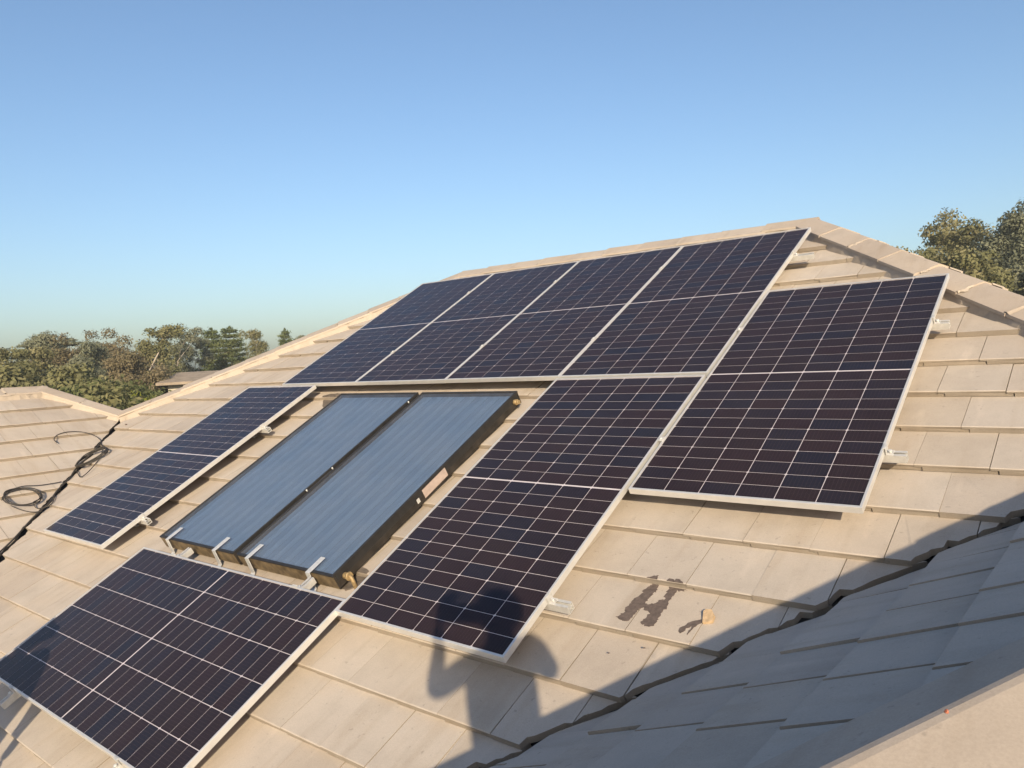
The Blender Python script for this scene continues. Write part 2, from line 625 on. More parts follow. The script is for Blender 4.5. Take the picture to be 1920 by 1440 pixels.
tile_jobs = []      # (slope object, slope matrix, u0, v0, poly or None, cuts, projected area)


def build_slope(name, mat, poly, v_base, ph_even, ph_odd, cuts, rough, n_top=0.0, label=None, deck_drop=0.085):
    """poly: outline in the slope's u, v. cuts: (point, inward normal) of hips and valleys"""
    us = [p[0] for p in poly]
    vs_ = [p[1] for p in poly]
    dk = mesh_from(name, [(u, v, n_top - deck_drop) for u, v in poly], [tuple(range(len(poly)))] if area(poly) > 0 else [tuple(reversed(range(len(poly))))], 'deck')
    slope = ob(name, dk, house, mat, label)
    k0 = math.floor((min(vs_) - v_base) / GAUGE)
    k1 = math.ceil((max(vs_) - v_base) / GAUGE)
    for k in range(k0, k1 + 1):
        v0 = v_base + k * GAUGE
        ph = ph_even if k % 2 == 0 else ph_odd
        i0 = math.floor((min(us) - ph) / COVER) - 1
        i1 = math.ceil((max(us) - ph) / COVER) + 1
        for i in range(i0, i1):
            u0 = ph + i * COVER
            box = [(u0, v0), (u0 + COVER - .004, v0), (u0 + COVER - .004, v0 + GAUGE + .05), (u0, v0 + GAUGE + .05)]
            pl = box
            for p, nr in cuts:
                pl = clip_poly(pl, p, nr)
                if len(pl) < 3:
                    break
            if len(pl) < 3 or abs(area(pl)) < 0.0015:
                continue
            whole = abs(abs(area(pl)) - abs(area(box))) < 1e-6
            # size in the picture
            cu = sum(p[0] for p in pl) / len(pl)
            cv = sum(p[1] for p in pl) / len(pl)
            pa = 0.0
            q4 = [project(mat @ Vector((p[0], p[1], n_top))) for p in pl]
            if all(q4) and any(-20 < q[0] < 1940 and -20 < q[1] < 1460 for q in q4):
                pa = abs(area([(q[0], q[1]) for q in q4]))
            tile_jobs.append(dict(slope=slope, u0=u0, v0=v0, pl=None if whole else pl, cuts=cuts, rough=rough, n=n_top, pa=pa, cu=cu, cv=cv))
    return slope


def uv_of(mat, x, y, z):
    p = mat.inverted() @ Vector((x, y, z))
    return (p.x, p.y)


def cutline(a, b_, inside, off=0.0):
    """line through a, b in uv, keeping the side of 'inside', moved inwards by off"""
    d = Vector((b_[0] - a[0], b_[1] - a[1])).normalized()
    nr = Vector((-d.y, d.x))
    if (inside[0] - a[0]) * nr.x + (inside[1] - a[1]) * nr.y < 0:
        nr = -nr
    return ((a[0] + nr.x * off, a[1] + nr.y * off), (nr.x, nr.y))


def slope_from_plan(name, plan, zf, up, along, v_at, ph, cut_edges, rough, n_top, label=None, offs=None, vref=None):
    """plan: outline in x, y; zf: height; cut_edges: indices of outline edges that are sawn"""
    p0 = plan[0]
    mat = frame((p0[0], p0[1], zf(*p0)), up, along)
    poly = [uv_of(mat, x, y, zf(x, y)) for x, y in plan]
    ctr = (sum(p[0] for p in poly) / len(poly), sum(p[1] for p in poly) / len(poly))
    cuts = []
    for i in range(len(poly)):
        o = (offs or {}).get(i, 0.0)
        cuts.append(cutline(poly[i], poly[(i + 1) % len(poly)], ctr, o))
    vb = uv_of(mat, *vref)[1] if vref else 0.0
    pb = uv_of(mat, *v_at)[0] if v_at else 0.0
    return build_slope(name, mat, poly, vb, pb + ph[0], pb + ph[1], cuts, rough, n_top, label), mat


# main slope: outline in u, v on the plane of tile noses (n = -0.135)
def m_uv(x, y):
    p = MM.inverted() @ Vector((x, y, zM(y)))
    return (p.x, p.y)


m_plan = [E1, J1, (XLL, VL(XLL)), (-2.5, VR(-2.5)), J2, E2]
m_poly = [m_uv(*p) for p in m_plan]
in_m = m_uv(0, 0)
m_cuts = [cutline(m_poly[0], m_poly[1], in_m, 0.0), cutline(m_poly[1], m_poly[2], in_m, 0.022), cutline(m_poly[3], m_poly[4], in_m, 0.040),
          cutline(m_poly[4], m_poly[5], in_m, 0.0), cutline(m_poly[5], m_poly[0], in_m, 0.02), ((0, m_poly[3][1]), (0, 1))]
main_slope = build_slope('main_roof_slope', MM, m_poly, 0.598, 2.388, 2.238, m_cuts, 0.017, -0.135, 'sunlit tiled slope that carries all the panels')

# right wing's near slope, in shade
zR = lambda x, y: zM(VR(x)) + 0.018 + SR * 0
up_R = (1, 0, SR)
r_plan = [J2, PK, (-2.4, PK[1] - 1.035 * (PK[0] + 2.4)), (-2.4, VR(-2.4))]
r_slope, RM = slope_from_plan('right_wing_slope', r_plan, zR, up_R, (0, -1, 0), (2.309, -2.013, zR(2.309, 0)), (0.0, 0.15), (), 0.006, 0.015,
                              'shaded bluish tiled slope along the right valley', {1: 0.02, 3: 0.030, 0: 0.0}, (2.306, -2.0, zR(2.306, 0)))
# right wing's front slope beyond the hip at the lower right
zF = lambda x, y: zR(PK[0], 0) + SF * (y - PK[1])
f_plan = [PK, (9.6, PK[1] - 1.035 * 6.0), (9.6, -8.3), (-2.2, -8.3)]
f_slope, FM = slope_from_plan('front_wing_slope', f_plan, zF, (0, 1, SF), (1, 0, 0), None, (0, .15), (), 0.006, 0.012, None, {0: .02, 3: .02})
# left wing: slope facing the main roof, and its far hip end
zL = lambda x, y: zM(VL(x)) + 0.0
l_plan = [J1, LA, (LA[0], -9.0), (VL(-2.9) * 0 - 2.9, -9.0), (-2.9, VL(-2.9))]
l_slope, LM = slope_from_plan('left_wing_slope', l_plan, zL, (-1, 0, SLp), (0, 1, 0), None, (0, .15), (), 0.01, 0.012,
                              'sunlit tiled slope left of the valley with the cable coils', {4: 0.012})
ZLA = zL(*LA)
zLN = lambda x, y: ZLA - SLp * (y - LA[1])
slope_from_plan('left_wing_end_slope', [LA, J1, (2 * LA[0] - J1[0], J1[1])], zLN, (0, -1, SLp), (-1, 0, 0), None, (0, .15), (), .006, .01)
zLW = lambda x, y: ZLA + SLp * (x - LA[0])
slope_from_plan('left_wing_back_slope', [LA, (2 * LA[0] - J1[0], J1[1]), (-11.5, -0.9), (-11.5, -9), (LA[0], -9)], zLW, (1, 0, SLp), (0, -1, 0), None, (0, .15), (), .006, .01)
# far sides of the main roof
zE1, zJ1, zE2, zJ2 = zM(E1[1]), zM(J1[1]), zM(E2[1]), zM(J2[1])
sW = (zE1 - zJ1) / (E1[0] - J1[0])
zW = lambda x, y: zE1 + sW * (x - E1[0])
slope_from_plan('left_end_slope', [E1, (J1[0], 2 * E1[1] - J1[1]), J1], zW, (1, 0, sW), (0, -1, 0), None, (0, .15), (), .006, .01)
zB = lambda x, y: zE1 - TT * (y - E1[1])
slope_from_plan('back_slope', [(E2[0], E1[1]), (4.2, 5.6), (-6.5, 5.6), E1], zB, (0, -1, TT), (-1, 0, 0), None, (0, .15), (), .006, .01)
sE = (zE2 - zJ2) / (J2[0] - E2[0])
zE = lambda x, y: zE2 - sE * (x - E2[0])
slope_from_plan('right_end_slope', [E2, J2, (J2[0], 5.0)], zE, (-1, 0, sE), (0, 1, 0), None, (0, .15), (), .006, .01)
zRR = lambda x, y: zR(PK[0], 0) - SR * (x - PK[0])
slope_from_plan('right_wing_back_slope', [J2, PK, (9.4, PK[1] - 1.035 * 5.8), (9.4, 5.4)][::-1], zRR, (-1, 0, SR), (0, 1, 0), None, (0, .15), (), .006, .01)

# which tiles become pieces of their own: the 300 that show largest
for j in tile_jobs:
    if j['slope'] is main_slope:
        for (pu, pv, land) in PANELS:
            wu, wv = (PANEL_L, PANEL_W) if land else (PANEL_W, PANEL_L)
            if pu + .18 < j['cu'] < pu + wu - .12 and pv + .2 < j['cv'] < pv + wv - .05:
                j['pa'] = 0.0
        if -2.2 < j['cu'] < -0.45 and -1.95 < j['cv'] < -0.3:
            j['pa'] = 0.0
order = sorted(tile_jobs, key=lambda j: -j['pa'])
single = set(id(j) for j in order[:300] if j['pa'] > 60)
bulk = {}
r0 = random.Random(3)
for j in tile_jobs:
    lift = r0.uniform(-.0015, .0025)
    jit = r0.uniform(-.0012, .0012)
    if j['pl'] is None:
        ki = r0.randrange(8) + (8 if j['slope'] is r_slope else 0)
        if j['slope'] is r_slope:
            lift *= 2.2
        v_, f_, m_ = FULL[ki]
        orig = Vector((j['u0'] + jit, j['v0'], j['n'] + lift))
        if id(j) in single:
            ob('roof_tile', FULL_ME[ki], j['slope'], Matrix.Translation(orig))
            continue
        v_ = [(a + orig.x, b_ + orig.y, c_ + orig.z) for a, b_, c_ in v_]
    else:
        v_, f_, m_ = cut_tile(j['pl'], j['v0'], j['rough'], r0, j['cuts'])
        if id(j) in single:
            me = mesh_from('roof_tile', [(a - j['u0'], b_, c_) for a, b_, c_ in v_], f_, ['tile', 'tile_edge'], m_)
            ob('roof_tile', me, j['slope'], Matrix.Translation((j['u0'], j['v0'], j['n'] + lift)))
            continue
        v_ = [(a, b_ + j['v0'], c_ + j['n'] + lift) for a, b_, c_ in v_]
    acc = bulk.setdefault(j['slope'].name, (j['slope'], [], [], []))
    base = len(acc[1])
    acc[1].extend(v_)
    acc[2].extend(tuple(i + base for i in f) for f in f_)
    acc[3].extend(m_)
for nm, (sl, v_, f_, m_) in bulk.items():
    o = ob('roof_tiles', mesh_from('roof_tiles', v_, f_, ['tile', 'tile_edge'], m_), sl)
    o['kind'] = 'stuff'


# ridge and hip caps, each one a piece, on a mortar bed
def ridge_line(name, p0, p1, nA, nB, half=0.17, length=0.42, lift=0.062, seed=0, smear=0.5, step_up=0.008):
    """caps from p0 (low end) to p1; nA, nB: horizontal directions down the two slopes with their drop per metre"""
    r = random.Random(seed)
    p0, p1 = Vector(p0), Vector(p1)
    d = p1 - p0
    tot = d.length
    d.normalize()
    k = max(1, round(tot / length))
    step = tot / k

    def wing(side):
        (dx, dy, drop) = side
        wv = Vector((dx, dy, -drop))
        wv -= d * wv.dot(d)
        return wv.normalized()
    wa, wb = wing(nA), wing(nB)
    up = -(wa + wb).normalized()
    bed_v, bed_f = [], []
    for i in range(k):
        a = p0 + d * (i * step) + up * (lift + r.uniform(-.004, .004))
        b_ = a + d * (step + (0.035 if smear else 0.012))
        t = 0.018
        vs = []
        for e, (c, hw, dz) in enumerate(((a, half + r.uniform(-.004, .004), step_up), (b_, half - 0.004, 0.0))):
            c = c + up * dz
            prof = [(wa, 1.0), (wa, 0.09), (None, 0), (wb, 0.09), (wb, 1.0)]
            for wv, f in prof:
                q = c if wv is None else c + wv * hw * f
                if wv is None:
                    q = q - up * 0.0022
                elif f < .5:
                    q = q + up * 0.0006
                vs.append(q)
            for wv, f in prof:
                q = c - up * t if wv is None else c + wv * hw * f - up * t
                vs.append(q)
        o_ = a
        vs = [q - o_ for q in vs]
        fs, fm = [], []
        for s in range(4):
            fs += [(s, s + 1, 11 + s, 10 + s), (5 + s + 1, 5 + s, 15 + s, 15 + s + 1)]
            fs += [(s + 1, s, 5 + s, 6 + s), (10 + s, 11 + s, 16 + s, 15 + s)]
        fs += [(0, 10, 15, 5), (14, 4, 9, 19)]
        # keep outward normals
        bm = bmesh.new()
        bv = [bm.verts.new(q) for q in vs]
        for f in fs:
            bm.faces.new([bv[i_] for i_ in f])
        cap = ob('ridge_tile', bm_mesh('ridge_tile', bm, 'cap'), house, Matrix.Translation(o_))
    # mortar bed: two rough strips under the wings, and smears squeezed out at the joints
    bm = bmesh.new()
    for i in range(1, k):
        a = p0 + d * (i * step) + up * (lift + .0105)
        for wv in (wa, wb):
            if r.random() > smear:
                continue
            rows = []
            f0, f1 = r.uniform(.05, .5), r.uniform(.7, 1.0)
            for q in range(7):
                f = f0 + (f1 - f0) * q / 6
                wd = r.uniform(.010, .032)
                c = a + wv * half * f
                sh = d * r.uniform(-.008, .006)
                rows.append([bm.verts.new(c + sh - d * wd - up * .007), bm.verts.new(c + sh - d * wd * .3 + up * .002), bm.verts.new(c + sh + d * .008 + up * .001), bm.verts.new(c + sh + d * .014 - up * .006)])
            for q0, q1 in zip(rows, rows[1:]):
                for s_ in range(3):
                    bm.faces.new((q0[s_], q0[s_ + 1], q1[s_ + 1], q1[s_]))
    for wv, side in ((wa, 1), (wb, -1)):
        nseg = max(4, int(tot / 0.06))
        rows = []
        for i in range(nseg + 1):
            c = p0 + d * (tot * i / nseg) + up * lift
            hw = half - 0.012 + r.uniform(-.007, .007)
            foot = half + r.uniform(-.004, .014)
            rows.append([bm.verts.new(c + wv * hw * .4 - up * .02), bm.verts.new(c + wv * hw - up * .012),
                         bm.verts.new(c + wv * foot - up * (lift + .045))])
        for q0, q1 in zip(rows, rows[1:]):
            for s in range(2):
                bm.faces.new((q0[s], q0[s + 1], q1[s + 1], q1[s]))
    ob('mortar_bed', bm_mesh('mortar_bed', bm, 'mortar'), house)


def P3(p, z):
    return (p[0], p[1], z)


ridge_line('ridge', P3(E1, zE1), P3((E2[0], E1[1]), zE1), (0, -1, TT), (0, 1, TT), seed=1)
ridge_line('left_hip', P3(J1, zJ1), P3(E1, zE1), (0, -1, TT), (-1, 0, sW), seed=2)
ridge_line('right_hip', P3(J2, zJ2), P3(E2, zE2), (0, -1, TT), (1, 0, sE), half=0.185, seed=3)
zP = zR(PK[0], 0)
HBX = -1.72
hb = (HBX, PK[1] - 1.035 * (PK[0] - HBX))
ridge_line('front_hip', (hb[0], hb[1], zR(hb[0], 0)), P3(PK, zP), (-1, 0, SR), (0, -1, SF), half=0.17, lift=0.055, seed=4, smear=0.0, step_up=0.003)
ridge_line('right_wing_ridge', P3(PK, zP), P3(J2, zP), (-1, 0, SR), (1, 0, SR), lift=0.055, seed=5)
ridge_line('left_wing_hip', P3(J1, zJ1), P3(LA, ZLA), (1, 0, SLp), (0, 1, SLp), half=0.15, lift=0.05, seed=6)
ridge_line('left_wing_ridge', (LA[0], -9, ZLA), P3(LA, ZLA), (1, 0, SLp), (-1, 0, SLp), half=0.15, lift=0.05, seed=7)


# valley gutters: dark metal sheets under the sawn tiles
def gutter(a, b_, wa, wb):
    a, b_ = Vector(a) + Vector((0, 0, -.075)), Vector(b_) + Vector((0, 0, -.075))
    wa, wb = Vector(wa).normalized() * .16, Vector(wb).normalized() * .16
    me = mesh_from('valley_gutter', [a + wa, a, a + wb, b_ + wa, b_, b_ + wb], [(0, 1, 4, 3), (1, 2, 5, 4)], 'valley')
    ob('valley_gutter', me, house)


gutter((J2[0], J2[1], zJ2), (-2.4, VR(-2.4), zM(VR(-2.4))), (0, 1, TT), (1, 0, SR))
gutter((J1[0], J1[1], zJ1), (-2.7, VL(-2.7), zM(VL(-2.7))), (0, 1, TT), (-1, 0, SLp))

# walls below the eaves
bm = bmesh.new()
add_box(bm, (-2.0, -7.6, GZ - .3), (8.6, 4.6, -3.1))
add_box(bm, (-11.0, -8.6, GZ - .3), (-3.3, 4.9, -3.15))
ob('house_wall', bm_mesh('house_wall', bm, 'wall'), house)


# ------------------------------------------------------------------ painted marks on the main slope
def slope_n(v):
    """height of the tile face on the main slope"""
    k = math.floor((v - 0.598) / GAUGE)
    return -0.135 - DROP * (v - 0.598 - k * GAUGE) / GAUGE


def flat_patch(name, outline, thick, mat, label=None, seed=0, jit=0.004, sub=0.012, parent=main_slope, grow=0.0):
    """thin ragged-edged layer lying on the tiles, outline in u, v"""
    r = random.Random(seed)
    pts = []
    for i in range(len(outline)):
        a, b_ = outline[i], outline[(i + 1) % len(outline)]
        k = max(1, int(math.hypot(b_[0] - a[0], b_[1] - a[1]) / sub))
        for j in range(k):
            t = j / k
            pts.append((a[0] + (b_[0] - a[0]) * t + r.gauss(0, jit), a[1] + (b_[1] - a[1]) * t + r.gauss(0, jit)))
    if area(pts) < 0:
        pts.reverse()
    k = len(pts)
    if grow:
        gp = []
        for i in range(k):
            a, b_ = Vector(pts[i - 2]), Vector(pts[(i + 2) % k])
            d = (b_ - a).normalized()
            gp.append((pts[i][0] + d.y * grow, pts[i][1] - d.x * grow))
        pts = gp
    bm = bmesh.new()
    k0 = math.floor((min(p[1] for p in pts) - 0.598) / GAUGE)
    k1 = math.floor((max(p[1] for p in pts) - 0.598) / GAUGE)
    for kc in range(k0, k1 + 1):                     # one sheet for each course it lies on
        lo, hi = 0.598 + kc * GAUGE, 0.598 + (kc + 1) * GAUGE
        pc = clip_poly(clip_poly(pts, (0, lo + .0008), (0, 1)), (0, hi - .0008), (0, -1))
        if len(pc) < 3:
            continue
        vv, _, ff, *_ = delaunay_2d_cdt([Vector(p) for p in pc], [], [list(range(len(pc)))], 1, 1e-5)
        bv = [bm.verts.new((p.x, p.y, slope_n(p.y) + thick)) for p in vv]
        for f in ff:
            bm.faces.new([bv[i] for i in f])
    rim = [e for e in bm.edges if len(e.link_faces) == 1]
    ex = bmesh.ops.extrude_edge_only(bm, edges=rim)
    for v in [g_ for g_ in ex['geom'] if isinstance(g_, bmesh.types.BMVert)]:
        v.co.z -= thick + .002
    return ob(name, bm_mesh(name, bm, mat), parent, None, label)


def px_uv(x, y, n_=-.15):
    d = Vector(RIGHT) * ((x - 960) / FPX) + Vector(DOWN) * ((y - 720) / FPX) + Vector(FWD)
    o_ = MM.inverted() @ Vector(CAM)
    dd = MM.to_3x3().inverted() @ d
    t = (n_ - o_.z) / dd.z
    return (o_.x + dd.x * t, o_.y + dd.y * t)


HL = [(1218, 1086), (1236, 1084), (1232, 1092), (1224, 1108), (1212, 1122), (1206, 1131), (1215, 1132), (1228, 1132), (1232, 1126), (1244, 1122), (1250, 1110), (1254, 1096), (1258, 1091),
      (1266, 1095), (1272, 1090), (1274, 1094), (1286, 1102), (1268, 1101), (1262, 1110), (1254, 1122), (1252, 1130), (1248, 1138), (1240, 1144), (1238, 1154), (1232, 1166), (1226, 1176),
      (1218, 1178), (1206, 1174), (1201, 1171), (1210, 1166), (1216, 1156), (1220, 1148), (1212, 1144), (1210, 1139), (1200, 1138), (1192, 1148), (1184, 1160), (1178, 1167), (1168, 1164),
      (1158, 1160), (1168, 1154), (1174, 1146), (1180, 1136), (1188, 1124), (1200, 1114), (1204, 1104), (1214, 1098), (1222, 1090)]
flat_patch('painted_letter', [px_uv(*p) for p in HL], 0.0036, 'paint', 'brown ragged letter H painted on the tiles', 5, 0.0036, 0.007, main_slope, 0.004)
flat_patch('paint_smear', [px_uv(*p) for p in [(1316, 1160), (1317, 1170), (1308, 1174), (1300, 1181), (1292, 1190), (1288, 1195), (1291, 1188), (1298, 1177), (1288, 1180), (1283, 1188), (1276, 1191), (1272, 1188), (1276, 1180), (1284, 1176), (1294, 1168), (1306, 1164)]],
           0.0036, 'paint', 'thin brown paint smear below the wood chip', 6, 0.0022, 0.008)
# sealant patches where the collector pipes go through the roof
flat_patch('sealant_patch', [px_uv(*p) for p in [(632, 1100), (650, 1084), (668, 1069), (684, 1066), (694, 1074), (684, 1086), (668, 1098), (648, 1106)]], 0.0065, 'patch', None, 7, 0.004, 0.02)
flat_patch('sealant_patch', [px_uv(*p) for p in [(603, 760), (606, 746), (620, 741), (650, 740), (652, 760), (610, 768)]], 0.0065, 'patch', None, 8, 0.004, 0.03)

# ------------------------------------------------------------------ solar panels
FR_H, LIP = 0.035, 0.011


def frame_mesh():
    W_, L_ = PANEL_W, PANEL_L
    bm = bmesh.new()
    ch = 0.0012
    # wall ring with top lip and bottom flange, mitred
    def ring(inset, z):
        return [bm.verts.new(p) for p in ((inset, inset, z), (W_ - inset, inset, z), (W_ - inset, L_ - inset, z), (inset, L_ - inset, z))]
    prof = [(LIP, -0.004), (LIP, 0.0), (ch, 0.0), (0.0, -ch), (0.0, -FR_H + ch), (ch, -FR_H), (0.028, -FR_H), (0.028, -FR_H + .002), (0.002, -FR_H + .002), (0.002, -0.004)]
    rings = [ring(*p) for p in prof]
    for i in range(len(rings)):
        a, b_ = rings[i], rings[(i + 1) % len(rings)]
        for k in range(4):
            bm.faces.new((a[k], a[(k + 1) % 4], b_[(k + 1) % 4], b_[k]))
    return bm_mesh('panel_frame', bm, 'alu')


def quad_mesh(name, x0, x1, y0, y1, z0, z1, mat):
    bm = bmesh.new()
    add_box(bm, (x0, y0, z0), (x1, y1, z1))
    return bm_mesh(name, bm, mat)


CW, CH = 0.1815, 0.0903
GX, GY, GM = 0.0040, 0.0031, 0.0120


def cell_mesh(flip):
    ch = 0.0055
    x, y = CW / 2, CH / 2
    if flip:
        pts = [(-x, -y), (x, -y), (x, y - ch), (x - ch, y), (-x + ch, y), (-x, y - ch)]
    else:
        pts = [(-x + ch, -y), (x - ch, -y), (x, -y + ch), (x, y), (-x, y), (-x, -y + ch)]
    k = len(pts)
    vs = [(px_, py_, 0.0004) for px_, py_ in pts] + [(px_, py_, -0.0004) for px_, py_ in pts]
    fs = [tuple(range(k))] + [(i, i + k, (i + 1) % k + k, (i + 1) % k) for i in range(k)]
    return mesh_from('solar_cell', vs, fs, 'cell')


ME_FRAME = frame_mesh()
ME_SHEET = quad_mesh('backsheet', LIP - .006, PANEL_W - LIP + .006, LIP - .006, PANEL_L - LIP + .006, -0.0085, -0.0065, 'sheet')
ME_PANE = quad_mesh('glass_pane', LIP - .004, PANEL_W - LIP + .004, LIP - .004, PANEL_L - LIP + .004, -0.0048, -0.0016, 'pane')
ME_CELL = [cell_mesh(False), cell_mesh(True)]
bm = bmesh.new()
for k in range(3):
    add_box(bm, (PANEL_W / 2 - .35 + k * .3, PANEL_L / 2 - .03, -.024), (PANEL_W / 2 - .25 + k * .3, PANEL_L / 2 + .03, -.009), .003)
ME_JB = bm_mesh('junction_box', bm, 'black')
XS = [(PANEL_W - (6 * CW + 5 * GX)) / 2 + CW / 2 + i * (CW + GX) for i in range(6)]
tot_y = 24 * CH + 22 * GY + GM
YS = [(PANEL_L - tot_y) / 2 + CH / 2 + i * (CH + GY) + (GM - GY if i >= 12 else 0) for i in range(24)]
PLAB = ['leftmost panel of the upper row, next to the left hip', 'second panel from the left in the upper row',
        'third panel from the left in the upper row, above the right collector', 'rightmost panel of the upper row, below the ridge corner',
        'large dark panel at the far right, overlapping upper and lower rows', 'dark lower panel right of the collectors with the photographer shadow on it',
        'narrow looking panel at far left beside the cable coils', 'panel lying sideways at the lower left below the collectors']
for i, (pu, pv, land) in enumerate(PANELS):
    mat = MM @ Matrix.Translation((pu, pv, random.uniform(-.0015, .0015)))
    if land:
        mat = MM @ Matrix.Translation((pu, pv + PANEL_W, 0)) @ Matrix.Rotation(-math.pi / 2, 4, 'Z')
    p = thing('solar_module', PLAB[i], 'solar panel', mat, 'solar panels on the main roof slope')
    ob('panel_frame', ME_FRAME, p)
    ob('backsheet', ME_SHEET, p)
    ob('junction_box', ME_JB, p)
    for yi, y in enumerate(YS):
        for x in XS:
            ob('solar_cell', ME_CELL[yi % 2], p, Matrix.Translation((x, y, -0.0059)))
    ob('glass_pane', ME_PANE, p)


# ------------------------------------------------------------------ mounting rails with clamps
def rail_mesh(length):
    bm = bmesh.new()
    # slotted aluminium extrusion: two side walls, floor, two lips, centre web
    for lo, hi in (((0, -.020, -.040), (length, -.0165, 0)), ((0, .0165, -.040), (length, .020, 0)), ((0, -.0165, -.040), (length, .0165, -.0365)),
                   ((0, -.0165, -.0035), (length, -.0065, 0)), ((0, .0065, -.0035), (length, .0165, 0)), ((0, -.0165, -.021), (length, .0165, -.0185))):
        add_box(bm, lo, hi)
    return bm_mesh('rail_extrusion', bm, 'rail')


def clamp_mesh(kind):
    bm = bmesh.new()
    if kind == 'end':       # Z clamp gripping the frame lip
        add_box(bm, (.002, -.020, -.036), (.006, .020, .004), .0008)
        add_box(bm, (-.009, -.020, .0005), (.002, .020, .004), .0008)
        add_box(bm, (.006, -.020, -.036), (.032, .020, -.032), .0008)
    else:
        add_box(bm, (-.018, -.020, .0006), (.018, .020, .0042), .001)
        add_box(bm, (-.0018, -.018, -.036), (.0018, .018, .0006))
    return bm_mesh(kind + '_clamp', bm, 'rail')


def bolt_mesh():
    bm = bmesh.new()
    add_tube(bm, [(0, 0, -.02), (0, 0, .010)], .0045, 8)
    add_tube(bm, [(0, 0, .004), (0, 0, .011)], .0085, 6)
    return bm_mesh('clamp_bolt', bm, 'galv')


def hook_mesh():
    bm = bmesh.new()
    add_box(bm, (-.02, -.004, -.115), (.02, .002, -.041), .001)
    add_box(bm, (-.02, -.004, -.115), (.02, .10, -.110), .001)
    return bm_mesh('roof_hook', bm, 'galv')


ME_CL = {'end': clamp_mesh('end'), 'mid': clamp_mesh('mid')}
ME_BOLT, ME_HOOK = bolt_mesh(), hook_mesh()


def rail(label, u0, v0, length, rot90=False, clamps=(), hooks=()):
    mat = MM @ Matrix.Translation((u0, v0, -FR_H - .0005))
    if rot90:
        mat = mat @ Matrix.Rotation(math.pi / 2, 4, 'Z')
    o = thing('mounting_rail', label, 'rail', mat, 'aluminium rails under the panels')
    ob('rail_extrusion', rail_mesh(length), o)
    for kind, x, sgn in clamps:
        m_ = Matrix.Translation((x, 0, FR_H + .0005)) @ (Matrix.Rotation(math.pi, 4, 'Z') if sgn < 0 else Matrix.Identity(4))
        cl = ob(kind + '_clamp', ME_CL[kind], o, m_)
        ob('clamp_bolt', ME_BOLT, cl, Matrix.Translation((.019 if kind == 'end' else 0, 0, -.030 if kind == 'end' else 0)))
    for x in hooks:
        ob('roof_hook', ME_HOOK, o, Matrix.Translation((x, 0, 0)))


W1 = PANEL_W
rail('rail under the upper row just below the ridge, end showing right of the row', -3.46, 1.80, 4.74, False,
     [('end', 4.594, 1), ('mid', 3.458, 1), ('mid', 2.32, 1), ('mid', 1.18, 1)], (.4, 1.6, 2.8, 4.0))
rail('rail under the lower half of the upper row, passing to the far right panel', -3.46, 0.545, 5.83, False,
     [('end', 5.754, 1), ('mid', 4.606, 1), ('mid', 3.458, 1), ('mid', 2.32, 1), ('mid', 1.18, 1)], (.4, 1.6, 2.8, 4.0, 5.2))
rail('rail under the far right panel, end showing beside its lower right side', -.05, -0.720, 2.43, False, [('end', 2.344, 1), ('mid', 1.196, 1)], (.4, 1.3, 2.2))
rail('rail under the dark lower panel, end showing right of it above the letter H', -.05, -1.94, 1.29, False, [('end', 1.184, 1)], (.3, 1.0))
rail('rail under the far left panel, upper rail end towards the collectors', -4.00, -0.700, 1.24, False, [('end', 1.170, 1)], (.3, .9))
rail('rail under the far left panel, lower rail end towards the collectors', -4.00, -1.955, 1.24, False, [('end', 1.170, 1)], (.3, .9))
rail('upright rail under the sideways panel, left one', -1.845, -3.45, 1.335, True, [('end', 1.225, 1), ('end', .089, -1)], (.25, 1.0))
rail('upright rail under the sideways panel, right one', -0.455, -3.45, 1.335, True, [('end', 1.225, 1), ('end', .089, -1)], (.25, 1.0))

# ------------------------------------------------------------------ thermal collectors
CLW, CLL, CLH = 0.99, 1.94, 0.085


